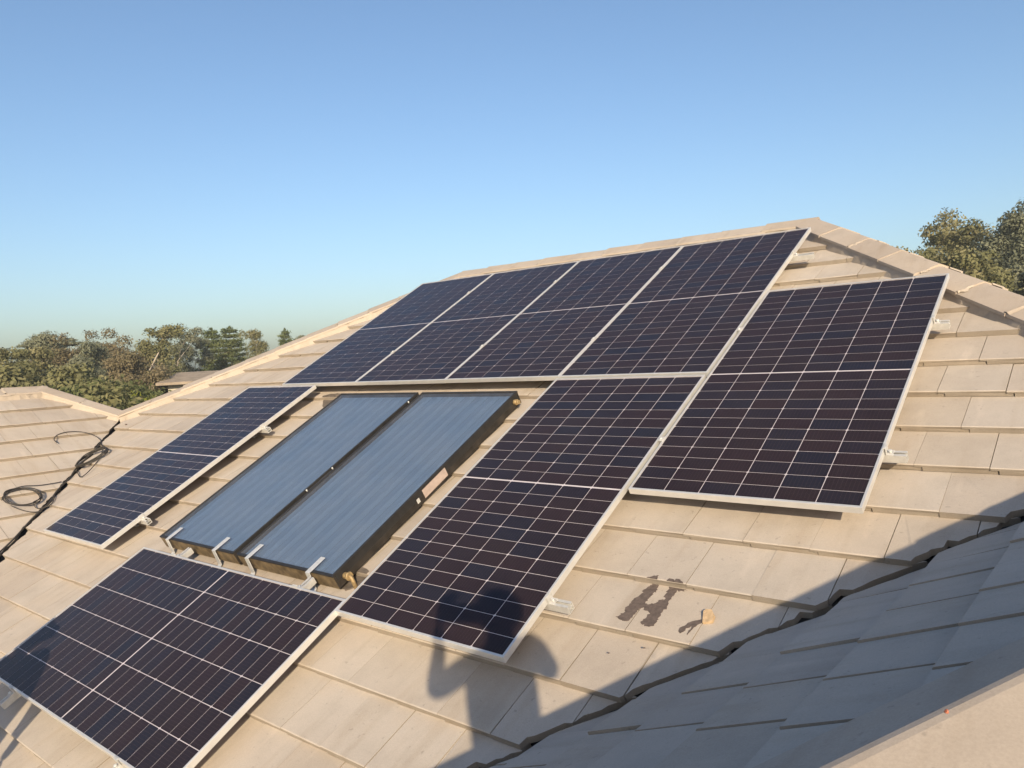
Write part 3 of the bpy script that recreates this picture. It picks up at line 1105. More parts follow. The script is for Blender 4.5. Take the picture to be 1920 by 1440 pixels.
def collector(u0, v0, label):
    root = thing('solar_collector', label, 'solar collector', MM @ Matrix.Translation((u0, v0, -0.05 + 0.02)), 'solar water heating collectors')
    bm = bmesh.new()
    w, l, h = CLW, CLL, CLH
    t = .016
    add_box(bm, (0, 0, -h - .012), (w, t, -.010), .002, 0)
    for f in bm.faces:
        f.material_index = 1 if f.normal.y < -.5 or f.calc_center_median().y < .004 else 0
    add_box(bm, (0, l - t, -h - .012), (w, l, -.010), .002)
    add_box(bm, (0, t, -h - .012), (t, l - t, -.010), .002)
    add_box(bm, (w - t, t, -h - .012), (w, l - t, -.010), .002)
    add_box(bm, (t, t, -h - .010), (w - t, l - t, -h))
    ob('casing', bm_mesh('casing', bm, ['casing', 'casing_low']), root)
    bm = bmesh.new()
    g_ = .017
    for lo, hi in (((-.002, -.002, -.010), (w + .002, g_, .002)), ((-.002, l - g_, -.010), (w + .002, l + .002, .002)),
                   ((-.002, g_, -.052), (g_ - .004, l - g_, .002)), ((w - g_ + .004, g_, -.052), (w + .002, l - g_, .002))):  # side strips hang lower as black skirts that paint shade into the gap
        add_box(bm, lo, hi, .0015)
    ob('seal_and_gap_shade', bm_mesh('seal_and_gap_shade', bm, 'black'), root)
    fin = None
    nf = 8
    fw = (w - .05) / nf
    for i in range(nf):
        if fin is None:
            bm = bmesh.new()
            seg = 8
            k = [(-fw / 2 + .001, -.0), (-.006, .0), (-.004, .0007), (0, .0010), (.004, .0007), (.006, 0), (fw / 2 - .001, 0)]
            a = [bm.verts.new((x, .03, z)) for x, z in k]
            b2 = [bm.verts.new((x, l - .03, z)) for x, z in k]
            for q in range(len(k) - 1):
                bm.faces.new((a[q], a[q + 1], b2[q + 1], b2[q]))
            fin = bm_mesh('absorber_fin', bm, 'absorber', True)
        ob('absorber_fin', fin, root, Matrix.Translation((.025 + fw * (i + .5), 0, -.026)))
    bm = bmesh.new()
    add_box(bm, (.012, .012, -.0065), (w - .012, l - .012, -.0030))
    ob('glass_pane', bm_mesh('glass_pane', bm, 'cpane'), root)
    # bent holding straps over the lower edge
    for x in (.14, .78):
        bm = bmesh.new()
        sw = .020
        add_box(bm, (x - sw, -.010, .0025), (x + sw, .115, .0055), .0008)
        prof = [(-.010, .0055), (-.014, .003), (-.026, -h - .02), (-.045, -.118), (-.049, -.118), (-.030, -h - .02), (-.018, .0055)]
        va = [bm.verts.new((x - sw, y, z)) for y, z in prof]
        vb = [bm.verts.new((x + sw, y, z)) for y, z in prof]
        for q in range(len(prof)):
            q2 = (q + 1) % len(prof)
            bm.faces.new((va[q], va[q2], vb[q2], vb[q]))
        bm.faces.new(va)
        bm.faces.new(list(reversed(vb)))
        ob('holding_strap', bm_mesh('holding_strap', bm, 'galv'), root)
    return root


c1 = collector(-2.325, -2.085, 'left one of two dark framed blue glass water heating collectors')
c2 = collector(-1.285, -2.085, 'right one of two blue glass collectors, with sticker and brass fittings')
# fittings and stickers
bm = bmesh.new()
add_tube(bm, [(CLW, .07, -.055), (CLW + .03, .07, -.055)], .020, 10)
add_tube(bm, [(CLW + .026, .07, -.055), (CLW + .045, .07, -.055)], .026, 6)
add_tube(bm, [(CLW + .045, .07, -.055), (CLW + .056, .068, -.062), (CLW + .060, .064, -.080), (CLW + .060, .060, -.135)], .012, 10)
ob('brass_fitting', bm_mesh('brass_fitting', bm, 'brass'), c2, None, 'brass pipe elbow at the lower right corner')
bm = bmesh.new()
add_tube(bm, [(CLW, CLL - .07, -.05), (CLW + .028, CLL - .07, -.05)], .022, 6)
add_tube(bm, [(CLW + .028, CLL - .07, -.05), (CLW + .045, CLL - .07, -.05)], .016, 10)
ob('pipe_cap', bm_mesh('pipe_cap', bm, 'brass'), c2, None, 'brass pipe cap at the upper right corner')
for y_ in (.07, CLL - .07):
    bm = bmesh.new()
    add_tube(bm, [(CLW, y_, -.05), (CLW + .05, y_, -.05)], .017, 10)
    add_tube(bm, [(CLW + .012, y_, -.05), (CLW + .038, y_, -.05)], .025, 6)
    ob('pipe_union', bm_mesh('pipe_union', bm, 'casing'), c1)
bm = bmesh.new()
add_tube(bm, [(0, CLL - .08, -.05), (-.04, CLL - .08, -.05), (-.06, CLL - .085, -.07), (-.062, CLL - .09, -.125)], .016, 10)
ob('pipe_elbow', bm_mesh('pipe_elbow', bm, 'casing'), c1)
bm = bmesh.new()
add_box(bm, (CLW + .0025, .80, -.078), (CLW + .0042, 1.04, -.018))
ob('sticker', bm_mesh('sticker', bm, 'sticker'), c2, None, 'pale data sticker on the side of the casing')
bm = bmesh.new()
add_box(bm, (CLW + .0025, .73, -.070), (CLW + .0042, .755, -.040))
ob('sticker', bm_mesh('sticker', bm, 'galv'), c2)
bm = bmesh.new()
add_box(bm, (CLW + .004, .66, -.014), (CLW + .036, .92, -.011))
ob('joining_plate', bm_mesh('joining_plate', bm, 'valley'), c1, None, 'small metal plate bridging the gap to the other collector')
for y_ in (.66, .92, 1.80):
    bm = bmesh.new()
    add_tube(bm, [(CLW + .012, y_, -.012), (CLW + .012, y_, .004)], .006, 6)
    ob('screw', bm_mesh('screw', bm, 'galv'), c1)


# ------------------------------------------------------------------ loose things on the roof
def cable(name, pts, rad, label, smooth_n=6):
    """pts in u, v, height above the tile face"""
    P = [Vector(p) for p in pts]
    out = []
    for i in range(len(P) - 1):
        p0, p1, p2, p3 = P[max(i - 1, 0)], P[i], P[i + 1], P[min(i + 2, len(P) - 1)]
        for k in range(smooth_n):
            t = k / smooth_n
            out.append(0.5 * ((2 * p1) + (-p0 + p2) * t + (2 * p0 - 5 * p1 + 4 * p2 - p3) * t * t + (-p0 + 3 * p1 - 3 * p2 + p3) * t ** 3))
    out.append(P[-1])
    bm = bmesh.new()
    add_tube(bm, out, rad, 6)
    o = ob(name, bm_mesh(name, bm, 'cable'))
    return tag(o, label, 'cable', 'black cables along the left valley')


def roof_point(px, py, lift=0.012):
    """the point of the roof under a pixel: main slope right of the left valley, left wing left of it"""
    d = Vector(RIGHT) * ((px - 960) / FPX) + Vector(DOWN) * ((py - 720) / FPX) + Vector(FWD)
    o_ = Vector(CAM)
    best = None
    for mat, nn in ((MM, -.14), (LM, .005)):
        oo = mat.inverted() @ o_
        dd = mat.to_3x3().inverted() @ d
        t = (nn - oo.z) / dd.z
        p = o_ + d * t
        onL = p.y < VL(p.x) and p.x < -2
        if (mat is LM) == onL or best is None:
            best = p + mat.to_3x3() @ Vector((0, 0, lift))
            if (mat is LM) == onL:
                break
    return best


def px_cable(name, pix, rad, label, lift=.012):
    return cable(name, [roof_point(x, y, lift + (z[0] if z else 0)) for x, y, *z in pix], rad, label)


coil = []
for k in range(46):
    a = k / 12 * 2 * math.pi
    rr = 1.0 + .06 * math.sin(k * 1.7)
    coil.append((41 + 35 * rr * math.cos(a + 2.6) + .25 * k * .1, 936 + 15.5 * rr * math.sin(a + 2.6) - .04 * k, .006 * (k / 12)))
coil += [(70, 955), (88, 952), (100, 944), (104, 930)]
px_cable('cable_coil', coil, .005, 'loose round coil of black cable lying on the left roof slope')
px_cable('cable_tail', [(3, 940), (12, 925), (40, 914), (72, 912), (100, 908), (115, 905)], .0045, 'thin black cable running from the round coil to the valley')
px_cable('cable_tail', [(20, 950), (40, 958), (60, 962), (80, 960)], .0045, 'short black cable end below the round coil')
coil = []
for k in range(40):
    a = k / 10 * 2 * math.pi
    ca, sa = math.cos(a), math.sin(a)
    coil.append((173 + 31 * ca * (1 + .05 * math.sin(k)), 861 - 15 * ca + 8 * sa * (1 + .08 * math.cos(k * 2.1)), .008 * (k / 10)))
coil += [(192, 850), (204, 846), (202, 842), (194, 838), (190, 832)]
px_cable('cable_coil', coil, .006, 'tight narrow coil of black cable lying across the valley')
px_cable('cable_loop', [(107, 832), (101, 825), (108, 817), (124, 812), (145, 811), (165, 814), (180, 820), (189, 828), (191, 836)], .005, 'single arched loop of black cable on the left slope above the coils')
px_cable('cable_run', [(191, 830), (180, 845), (168, 857), (150, 872), (141, 884), (133, 897), (124, 906), (112, 918), (104, 928), (94, 944), (80, 957), (66, 970), (52, 985), (36, 1003), (18, 1020), (-4, 1040)],
         .0085, 'thick black cable bundle running down the left valley')
px_cable('cable_tail', [(145, 884), (152, 896), (165, 888), (178, 874), (188, 862)], .005, 'thin black cable sagging from the narrow coil')

# wood chip near the letter H
bm = bmesh.new()
pts = [(0, 0), (.050, .006), (.056, .045), (.040, .078), (.010, .082), (-.004, .070)]
vt = [bm.verts.new((x, y, .016 + .006 * (y / .08))) for x, y in pts]
vb_ = [bm.verts.new((x + .002, y, .001)) for x, y in pts]
bm.faces.new(vt)
bm.faces.new(list(reversed(vb_)))
for i in range(6):
    bm.faces.new((vt[i], vb_[i], vb_[(i + 1) % 6], vt[(i + 1) % 6]))
pu, pv = px_uv(1318, 1170)
o = ob('wood_chip', bm_mesh('wood_chip', bm, 'chip'), None, MM @ Matrix.Translation((pu, pv, slope_n(pv + .03) + .001)) @ Matrix.Rotation(math.radians(14), 4, 'Z') @ Matrix.Diagonal((.8, .85, .8, 1)))
tag(o, 'small orange wood chip lying right of the painted letter H', 'wood chip')
# red clay crumb and pebbles
for (x, y, sz, mt, nm, lab) in [(1208, 1216, .006, 'paint', 'pebble', 'tiny dark pebble right of the photographer shadow, upper one'),
                                (1142, 1225, .005, 'paint', 'pebble', 'tiny dark pebble right of the photographer shadow, lower one'),
                                (237, 797, .016, 'paint', 'pebble', 'dark pebble at the top of the left valley')]:
    bm = bmesh.new()
    bmesh.ops.create_icosphere(bm, subdivisions=1, radius=sz)
    for v in bm.verts:
        v.co *= random.uniform(.75, 1.2)
        v.co.z *= .6
    p = roof_point(x, y, sz * .5)
    o = ob(nm, bm_mesh(nm, bm, mt), None, Matrix.Translation(p))
    tag(o, lab, nm)
d = Vector(RIGHT) * ((1775 - 960) / FPX) + Vector(DOWN) * ((1334 - 720) / FPX) + Vector(FWD)
oo = RM.inverted() @ Vector(CAM)
dd = RM.to_3x3().inverted() @ d
t = (.075 - oo.z) / dd.z
bm = bmesh.new()
bmesh.ops.create_icosphere(bm, subdivisions=1, radius=.0042)
for v in bm.verts:
    v.co *= random.uniform(.7, 1.2)
o = ob('clay_crumb', bm_mesh('clay_crumb', bm, 'clay'), None, Matrix.Translation(Vector(CAM) + d * t))
tag(o, 'small red clay crumb on the shaded hip cap at the lower right', 'crumb')

# ------------------------------------------------------------------ people (out of the picture, seen by their shadows)
HD = Vector((LDIR.x, LDIR.y, 0)).normalized()
RV = Vector((HD.y, -HD.x, 0))


def silh(r, q, d):
    """a point seen from the sun r to the right and q up of the lens, d metres behind it"""
    upq = RV.cross(LDIR)
    k = HD.dot(upq)
    z = (q + k * d) / upq.z
    return Vector(CAM) + RV * r - HD * d + Vector((0, 0, z))


def skin_mesh(name, chains, mat):
    """chains: lists of (point, radius) sharing the first point of the first chain when 'root' is given"""
    verts, edges, rads = [], [], []
    idx = {}

    def vid(p, r):
        key = tuple(round(c, 4) for c in p)
        if key not in idx:
            idx[key] = len(verts)
            verts.append(p)
            rads.append(r)
        return idx[key]
    for ch in chains:
        prev = None
        for p, r in ch:
            i = vid(p, r)
            if prev is not None and prev != i:
                edges.append((prev, i))
            prev = i
    me = bpy.data.meshes.new(name)
    me.from_pydata([tuple(v) for v in verts], edges, [])
    o = bpy.data.objects.new(name, me)
    COL.objects.link(o)
    sk = o.modifiers.new('skin', 'SKIN')
    if not me.skin_vertices:
        me.skin_vertices.new()
    for i, r in enumerate(rads):
        rr = r if isinstance(r, tuple) else (r, r)
        me.skin_vertices[0].data[i].radius = rr
    me.skin_vertices[0].data[0].use_root = True
    sk.use_smooth_shade = True
    ss = o.modifiers.new('sub', 'SUBSURF')
    ss.levels = 2
    ss.render_levels = 2
    dg = bpy.context.evaluated_depsgraph_get()
    out = bpy.data.meshes.new_from_object(o.evaluated_get(dg))
    bpy.data.objects.remove(o)
    out.materials.clear()
    out.materials.append(MT[mat])
    return out


def head_mesh(c, rad, fwd):
    """skull with brow, nose, chin and ears"""
    bm = bmesh.new()
    bmesh.ops.create_uvsphere(bm, u_segments=20, v_segments=14, radius=1)
    side = fwd.cross(Vector((0, 0, 1))).normalized()
    for v in bm.verts:
        x, y, z = v.co
        jaw = 1 - .28 * max(0, -z)
        nx, ny = x * .80 * jaw, y * .95 * (1 - .10 * max(0, -z))
        if y > .85 and -.35 < z < .1 and abs(x) < .25:
            ny += .16
        if y > .55 and z > .12 and z < .35:
            ny += .03
        if abs(x) > .9 and abs(z) < .3 and abs(y) < .35:
            nx *= 1.14
        v.co = c + (side * nx + fwd * ny + Vector((0, 0, z * 1.18))) * rad
    return bm_mesh('head', bm, 'skin', True)


def hand_chains(wrist, palm, fwd, out, curl):
    """palm and five unequal bent fingers"""
    ch = [[(wrist, .028), (palm, (.040, .018))]]
    for i, ln in enumerate((.070, .080, .075, .058)):
        b0 = palm + out * (.028 - .019 * i) + fwd * .03
        b1 = b0 + fwd * ln * .5
        b2 = b1 + (fwd * .4 + curl * .9).normalized() * ln * .5
        ch.append([(palm, (.040, .018)), (b0, .0095), (b1, .0088), (b2, .0078)])
    t0 = wrist.lerp(palm, .55) + out * .035
    t1 = t0 + (out * .5 + fwd * .8).normalized() * .035
    t2 = t1 + (fwd + curl * .4).normalized() * .028
    ch.append([(palm, (.040, .018)), (t0, .011), (t1, .0098), (t2, .0085)])
    return ch


def person(label, J, fwd, hat=False, bulk=1.0):
    root = thing('person', label, 'person', Matrix.Translation(J['foot_l'].lerp(J['foot_r'], .5)))
    inv = Matrix.Translation(-root.location)

    def add(nm, me):
        me.transform(inv)
        return ob(nm, me, root)
    up = Vector((0, 0, 1))
    pel, che, nek, hd = J['pelvis'], J['chest'], J['neck'], J['head']
    sl, sr = J['sh_l'], J['sh_r']
    sd = (sr - sl).normalized()
    hl, hr = pel - sd * .09 - up * .06, pel + sd * .09 - up * .06
    body = [[(pel, (.155, .115)), (pel.lerp(che, .5), (.145, .10)), (che, (.165, .11)), (nek, (.058, .058)), (hd - up * .02, (.055, .055))],
            [(che, (.165, .11)), (sl, .068 * bulk), (sl.lerp(J['el_l'], .5), .056 * bulk), (J['el_l'], .047 * bulk), (J['el_l'].lerp(J['wr_l'], .4), .040), (J['wr_l'], .027)],
            [(che, (.165, .11)), (sr, .068 * bulk), (sr.lerp(J['el_r'], .5), .056 * bulk), (J['el_r'], .047 * bulk), (J['el_r'].lerp(J['wr_r'], .4), .040), (J['wr_r'], .027)],
            [(pel, (.155, .115)), (hl, .098), (J['kn_l'], .062), (J['kn_l'].lerp(J['foot_l'], .35), .056), (J['foot_l'] + up * .09, .040), (J['foot_l'] + fwd * .15 + up * .045, .035)],
            [(pel, (.155, .115)), (hr, .098), (J['kn_r'], .062), (J['kn_r'].lerp(J['foot_r'], .35), .056), (J['foot_r'] + up * .09, .040), (J['foot_r'] + fwd * .15 + up * .045, .035)]]
    me = skin_mesh('body', body, 'shirt')
    me.materials.append(MT['trousers'])
    zc = pel.z - .0
    for p in me.polygons:
        if p.center.z < zc + .02 and (p.center - pel).length < 1.4 and p.center.z < min(J['el_l'].z, 9):
            p.material_index = 1
    add('body', me)
    add('head', head_mesh(hd, .105, fwd))
    bm = bmesh.new()
    bmesh.ops.create_uvsphere(bm, u_segments=18, v_segments=12, radius=.112)
    for v in list(bm.verts):
        if v.co.z < -.03:
            bm.verts.remove(v)
    for v in bm.verts:
        v.co = hd + v.co * 1.0 + up * .022 - fwd * .02
    add('hair', bm_mesh('hair', bm, 'hair', True))
    for s in ('l', 'r'):
        w_ = J['wr_' + s]
        dirn = (J['palm_' + s] - w_).normalized()
        out = J['out_' + s]
        add('hand', skin_mesh('hand', hand_chains(w_, J['palm_' + s], dirn, out, J['curl_' + s]), 'skin'))
    if hat:
        bm = bmesh.new()
        prof = [(.001, .125), (.06, .123), (.095, .10), (.108, .055), (.115, .035), (.16, .024), (.205, .012), (.202, .004), (.155, .016), (.11, .025)]
        seg = 28
        rings = [[bm.verts.new(hd + Vector((r_ * math.cos(2 * math.pi * k / seg), r_ * math.sin(2 * math.pi * k / seg), z_ + .035))) for k in range(seg)] for r_, z_ in prof]
        for a, b_ in zip(rings, rings[1:]):
            for k in range(seg):
                bm.faces.new((a[k], a[(k + 1) % seg], b_[(k + 1) % seg], b_[k]))
        add('sun_hat', bm_mesh('sun_hat', bm, 'hat', True))
    return root


FW = Vector((FWD[0], FWD[1], 0)).normalized()
UPZ = Vector((0, 0, 1))
foot = silh(.10, 0, .46)
fz = lambda p: zF(p.x, p.y) + .03


def on_front(p):
    return Vector((p.x, p.y, fz(p)))


def on_main(p):
    return Vector((p.x, p.y, zM(p.y) + .03))


phone_c = Vector(CAM) - Vector(FWD) * .016 + Vector(RIGHT) * -.050 - Vector(DOWN) * .048
J = dict(head=silh(.105, .022, .31), neck=silh(.10, -.10, .37), chest=silh(.10, -.27, .40), pelvis=silh(.105, -.66, .46),
         sh_l=silh(-.045, -.185, .38), sh_r=silh(.235, -.10, .38), el_l=silh(-.200, -.280, .20), el_r=silh(.305, -.222, .20),
         wr_l=silh(-.168, .005, .06), wr_r=silh(.10, -.05, .07), palm_l=silh(-.148, .065, .04), palm_r=silh(.055, .015, .045))
for s, sg in (('l', -1), ('r', 1)):
    f = on_front(silh(.105 + sg * .13, 0, .42 + .06 * sg))
    J['foot_' + s] = f
    J['kn_' + s] = f.lerp(J['pelvis'] + RV * sg * .09, .50) + FW * .07
    J['out_' + s] = Vector(RIGHT) * (-sg)
    J['curl_' + s] = Vector(FWD) * -.3 + Vector(RIGHT) * (-sg)
person('person photographing the panels, only the shadow shows on the dark lower panel', J, FW)
bm = bmesh.new()
add_box(bm, (-.082, -.046, -.0042), (.082, .046, .0042), .003)
o = ob('phone', bm_mesh('phone', bm, 'phone'), None, Matrix.Translation(phone_c) @ Matrix((( *Vector(RIGHT), 0), (*(-Vector(DOWN)), 0), (*(-Vector(FWD)), 0), (0, 0, 0, 1))).transposed())
tag(o, 'black phone held sideways by the photographer', 'phone')

D2 = -3.02
HX = -2.80
J = dict(head=silh(HX - .02, .095, D2), neck=silh(HX - .01, -.03, D2), chest=silh(HX - .02, -.17, D2 + .03), pelvis=silh(HX - .02, -.66, D2 + .05),
         sh_l=silh(HX - .22, .0, D2 + .02), sh_r=silh(HX + .20, .0, D2 + .02), el_l=silh(HX - .32, -.27, D2), el_r=silh(HX + .25, -.27, D2),
         wr_l=silh(HX - .24, -.50, D2 - .10), wr_r=silh(HX + .225, -.52, D2 - .05), palm_l=silh(HX - .22, -.58, D2 - .12), palm_r=silh(HX + .22, -.60, D2 - .06))
for s, sg in (('l', -1), ('r', 1)):
    f = on_main(silh(HX + sg * .13, 0, D2 + .05))
    J['foot_' + s] = f
    J['kn_' + s] = f.lerp(J['pelvis'] + RV * sg * .09, .50) + HD * .05
    J['out_' + s] = HD
    J['curl_' + s] = RV * (-sg)
person('person in a sun hat standing off the lower left panel, only the shadow shows', J, HD, True, 1.35)


# ------------------------------------------------------------------ trees
def leaf_quads(centers, size, rg, outw=None):
    """one small bent leaf spray (two triangles) at each centre; numpy, fast"""
    k = len(centers)
    nn = rg.normal(size=(k, 3)) * .55
    if outw is not None:
        nn = nn + outw
    nn /= np.linalg.norm(nn, axis=1, keepdims=True) + 1e-9
    a = rg.normal(size=(k, 3))
    a -= nn * np.sum(a * nn, axis=1, keepdims=True)
    a /= np.linalg.norm(a, axis=1, keepdims=True) + 1e-9
    b_ = np.cross(nn, a)
    s = size * rg.uniform(.6, 1.35, size=(k, 1))
    n_ = np.cross(a, b_)
    v0 = centers - a * s
    v1 = centers + b_ * s * .5 + n_ * s * .12
    v2 = centers + a * s
    v3 = centers - b_ * s * .5 + n_ * s * .12
    return np.stack([v0, v1, v2, v3], 1).reshape(-1, 3)


def leaf_mesh(name, centers, size, mat, rg, clump, outw=None):
    V = leaf_quads(centers, size, rg, outw)
    k = len(centers)
    me = bpy.data.meshes.new(name)
    me.vertices.add(4 * k)
    me.vertices.foreach_set('co', V.astype(np.float32).ravel())
    me.loops.add(4 * k)
    me.loops.foreach_set('vertex_index', np.arange(4 * k, dtype=np.int32))
    me.polygons.add(k)
    me.polygons.foreach_set('loop_start', np.arange(0, 4 * k, 4, dtype=np.int32))
    me.polygons.foreach_set('loop_total', np.full(k, 4, dtype=np.int32))
    at_ = me.attributes.new('clump', 'FLOAT', 'POINT')
    at_.data.foreach_set('value', np.repeat(clump, 4).astype(np.float32))
    me.materials.append(MT[mat])
    me.update()
    me.validate()
    return me


def broad_tree(seed, h, spread, crown_base, n_limb, n_clump, per, leaf, clump_r, leafmat, barkmat, lean=0.0, flat_top=False):
    """gum-like tree: forked trunk, limbs, sub-limbs, foliage in many uneven domed clumps at the branch ends"""
    r = random.Random(seed)
    rg = np.random.default_rng(seed)
    bm = bmesh.new()
    tips = []

    def grow(p, d, ln, rad, depth):
        pts, rr = [p], [rad]
        segs = 4
        for i in range(segs):
            d = (d + Vector((r.gauss(0, .16), r.gauss(0, .16), r.gauss(.05, .08)))).normalized()
            p = p + d * ln / segs
            pts.append(p)
            rr.append(rad * (1 - .55 * (i + 1) / segs))
        add_tube(bm, pts, rr, 6 if depth < 2 else 4, False)
        if depth >= 1:
            tips.append(pts[-1])
        if depth >= 2:
            tips.append(pts[2])
        if depth < 3:
            for k in range(r.choice((2, 3)) if depth else n_limb):
                a = r.uniform(0, 2 * math.pi)
                out = Vector((math.cos(a), math.sin(a), 0))
                j = r.randrange(2, segs + 1)
                nd = (d * .6 + out * (.8 if depth else .95) + UPZ * r.uniform(.0, .45)).normalized()
                grow(pts[j], nd, ln * r.uniform(.45, .70), rr[j] * .75, depth + 1)
    grow(Vector((0, 0, -.3)), Vector((lean, 0, 1)).normalized(), h * crown_base, h * .020, 0)
    # bring the branch skeleton to the tree's height and spread
    zt = max(t.z for t in tips)
    xt = sorted(math.hypot(t.x, t.y) for t in tips)[int(len(tips) * .93)]
    kz, kx = (h - clump_r * .45) / zt, (spread - clump_r * .5) / max(.3, xt)
    for v in bm.verts:
        f = min(1, max(0, v.co.z) / (zt * .3))
        v.co.x *= kx * f + (1 - f)
        v.co.y *= kx * f + (1 - f)
        v.co.z *= kz
    tips = [Vector((t.x * kx, t.y * kx, t.z * kz)) for t in tips]
    cen, cl, ow = [], [], []
    for q_ in range(n_clump):
        c = r.choice(tips) + Vector((r.gauss(0, clump_r * .55), r.gauss(0, clump_r * .55), r.gauss(0, clump_r * .35)))
        if flat_top:
            c.z = max(c.z, h * .80) * .25 + h * r.uniform(.66, .70)
        c.z = min(c.z, h - clump_r * .2)
        cr = clump_r * r.uniform(.45, 1.25)
        k = int(per * (cr / clump_r) ** 2)
        dirs = rg.normal(size=(k, 3))
        dirs /= np.linalg.norm(dirs, axis=1, keepdims=True)
        if flat_top:
            dirs[:, 2] = np.where(dirs[:, 2] < -.25, -dirs[:, 2] * .6, dirs[:, 2])       # domed: leaves gather on top
        else:
            dirs[:, 2] = np.where(dirs[:, 2] < -.6, -dirs[:, 2], dirs[:, 2])
        rad = cr * rg.uniform(.45, 1.0, size=(k, 1)) * rg.uniform(.8, 1.3, size=(k, 1))
        cen.append(dirs * rad * np.array((1.0, 1.0, .38 if flat_top else .82)) + np.array(c))
        cl.append(np.full(k, r.random()))
        ow.append(dirs)
    return bm_mesh('trunk', bm, barkmat, True), leaf_mesh('crown', np.concatenate(cen), leaf, leafmat, rg, np.concatenate(cl), np.concatenate(ow))


def pine_tree(seed, h, spread):
    """tall conifer with tiers of drooping-then-rising branches, foliage in tufts along them"""
    r = random.Random(seed)
    rg = np.random.default_rng(seed)
    bm = bmesh.new()
    add_tube(bm, [(0, 0, -.3), (0.05, 0, h * .5), (0, .03, h * .98)], [h * .016, h * .010, .02], 6, False)
    cen, cl = [], []
    z = h * .18
    while z < h * .97:
        f = (z / h)
        L = spread * (1.02 - f) ** .75 * r.uniform(.75, 1.1) + .15
        nb = r.choice((5, 6, 7))
        a0 = r.uniform(0, 6.28)
        for k in range(nb):
            if r.random() < .12:
                continue
            a = a0 + 2 * math.pi * k / nb + r.uniform(-.25, .25)
            ll = L * r.uniform(.7, 1.1)
            o_ = Vector((math.cos(a), math.sin(a), 0))
            pts = [Vector((0, 0, z)), o_ * ll * .5 + UPZ * (z - .02 * ll), o_ * ll + UPZ * (z + .10 * ll)]
            add_tube(bm, pts, [.035, .025, .01], 4, False)
            nt_ = max(2, int(ll / .38))
            for t in range(nt_):
                ft = (t + 1) / nt_
                c = pts[0].lerp(pts[2], ft) + UPZ * (.05 + .12 * ft)
                if ft < .28:
                    continue
                cr = .24 + .26 * ft * r.uniform(.7, 1.2)
                kk = int(60 * cr / .4)
                q = rg.normal(size=(kk, 3)) * np.array((cr * .5, cr * .5, cr * .30))
                cen.append(q + np.array(c))
                cl.append(np.full(kk, r.random()))
        z += h * r.uniform(.042, .06)
    cen.append(rg.normal(size=(60, 3)) * .12 + np.array((0, 0, h)))
    cl.append(np.full(60, .5))
    return bm_mesh('trunk', bm, 'bark_dark', True), leaf_mesh('crown', np.concatenate(cen), .13, 'leaf_pine', rg, np.concatenate(cl))


def plant(name, protos, pos, label, cat, group, sc=1.0, rz=0.0, zs=1.0):
    m_ = Matrix.Translation(pos) @ Matrix.Rotation(rz, 4, 'Z') @ Matrix.Diagonal((sc, sc, sc * zs, 1))
    t = thing(name, label, cat, m_, group)
    ob('trunk', protos[0], t)
    ob('crown', protos[1], t)
    return t


GUM_O = broad_tree(11, 10, 3.6, .40, 4, 120, 230, .105, .78, 'leaf_olive', 'bark_pale')
GUM_B = broad_tree(12, 10, 3.6, .42, 4, 105, 220, .100, .76, 'leaf_brown', 'bark_pale')
GUM_G = broad_tree(13, 10, 3.2, .45, 4, 95, 220, .105, .74, 'leaf_grey', 'bark_pale')
GUM_S = broad_tree(14, 10, 2.6, .50, 4, 40, 220, .095, .62, 'leaf_grey', 'bark_pale')
GUM_R = broad_tree(15, 14, 5.2, .38, 5, 165, 330, .120, 1.00, 'leaf_olive', 'bark_pale')
GUM_R2 = broad_tree(16, 14, 5.0, .36, 5, 160, 330, .120, 0.98, 'leaf_grey', 'bark_pale')
UMB = broad_tree(17, 10, 1.7, .55, 4, 22, 260, .095, .55, 'leaf_grey', 'bark_dark', .05, True)
SHR = broad_tree(18, 4, 2.2, .22, 5, 60, 260, .080, .60, 'leaf_green', 'bark_dark')
SHR2 = broad_tree(19, 4, 2.2, .22, 5, 60, 260, .080, .60, 'leaf_olive', 'bark_dark')
LIME = broad_tree(20, 2.4, 1.2, .25, 5, 26, 160, .08, .42, 'leaf_lime', 'bark_dark')
PINE = pine_tree(21, 13, 3.2)
PINE2 = pine_tree(22, 13, 4.0)


def plant_px(name, protos, h0, px, py_top, dist, label, cat, group, wide=1.0, rz=None):
    """tree whose top shows at (px, py_top) when it stands dist metres away"""
    top = at(px, py_top, dist)
    z0 = ground_z(top.x, top.y) - .1
    hgt = max(.8, top.z - z0)
    s = hgt / h0
    zz = 1.0
    if wide != 1.0:
        s, zz = s * wide, 1.0 / wide
    return plant(name, protos, Vector((top.x, top.y, z0)), label, cat, group, s, rz if rz is not None else (px * 1.7 + dist) % 6.28, zz)


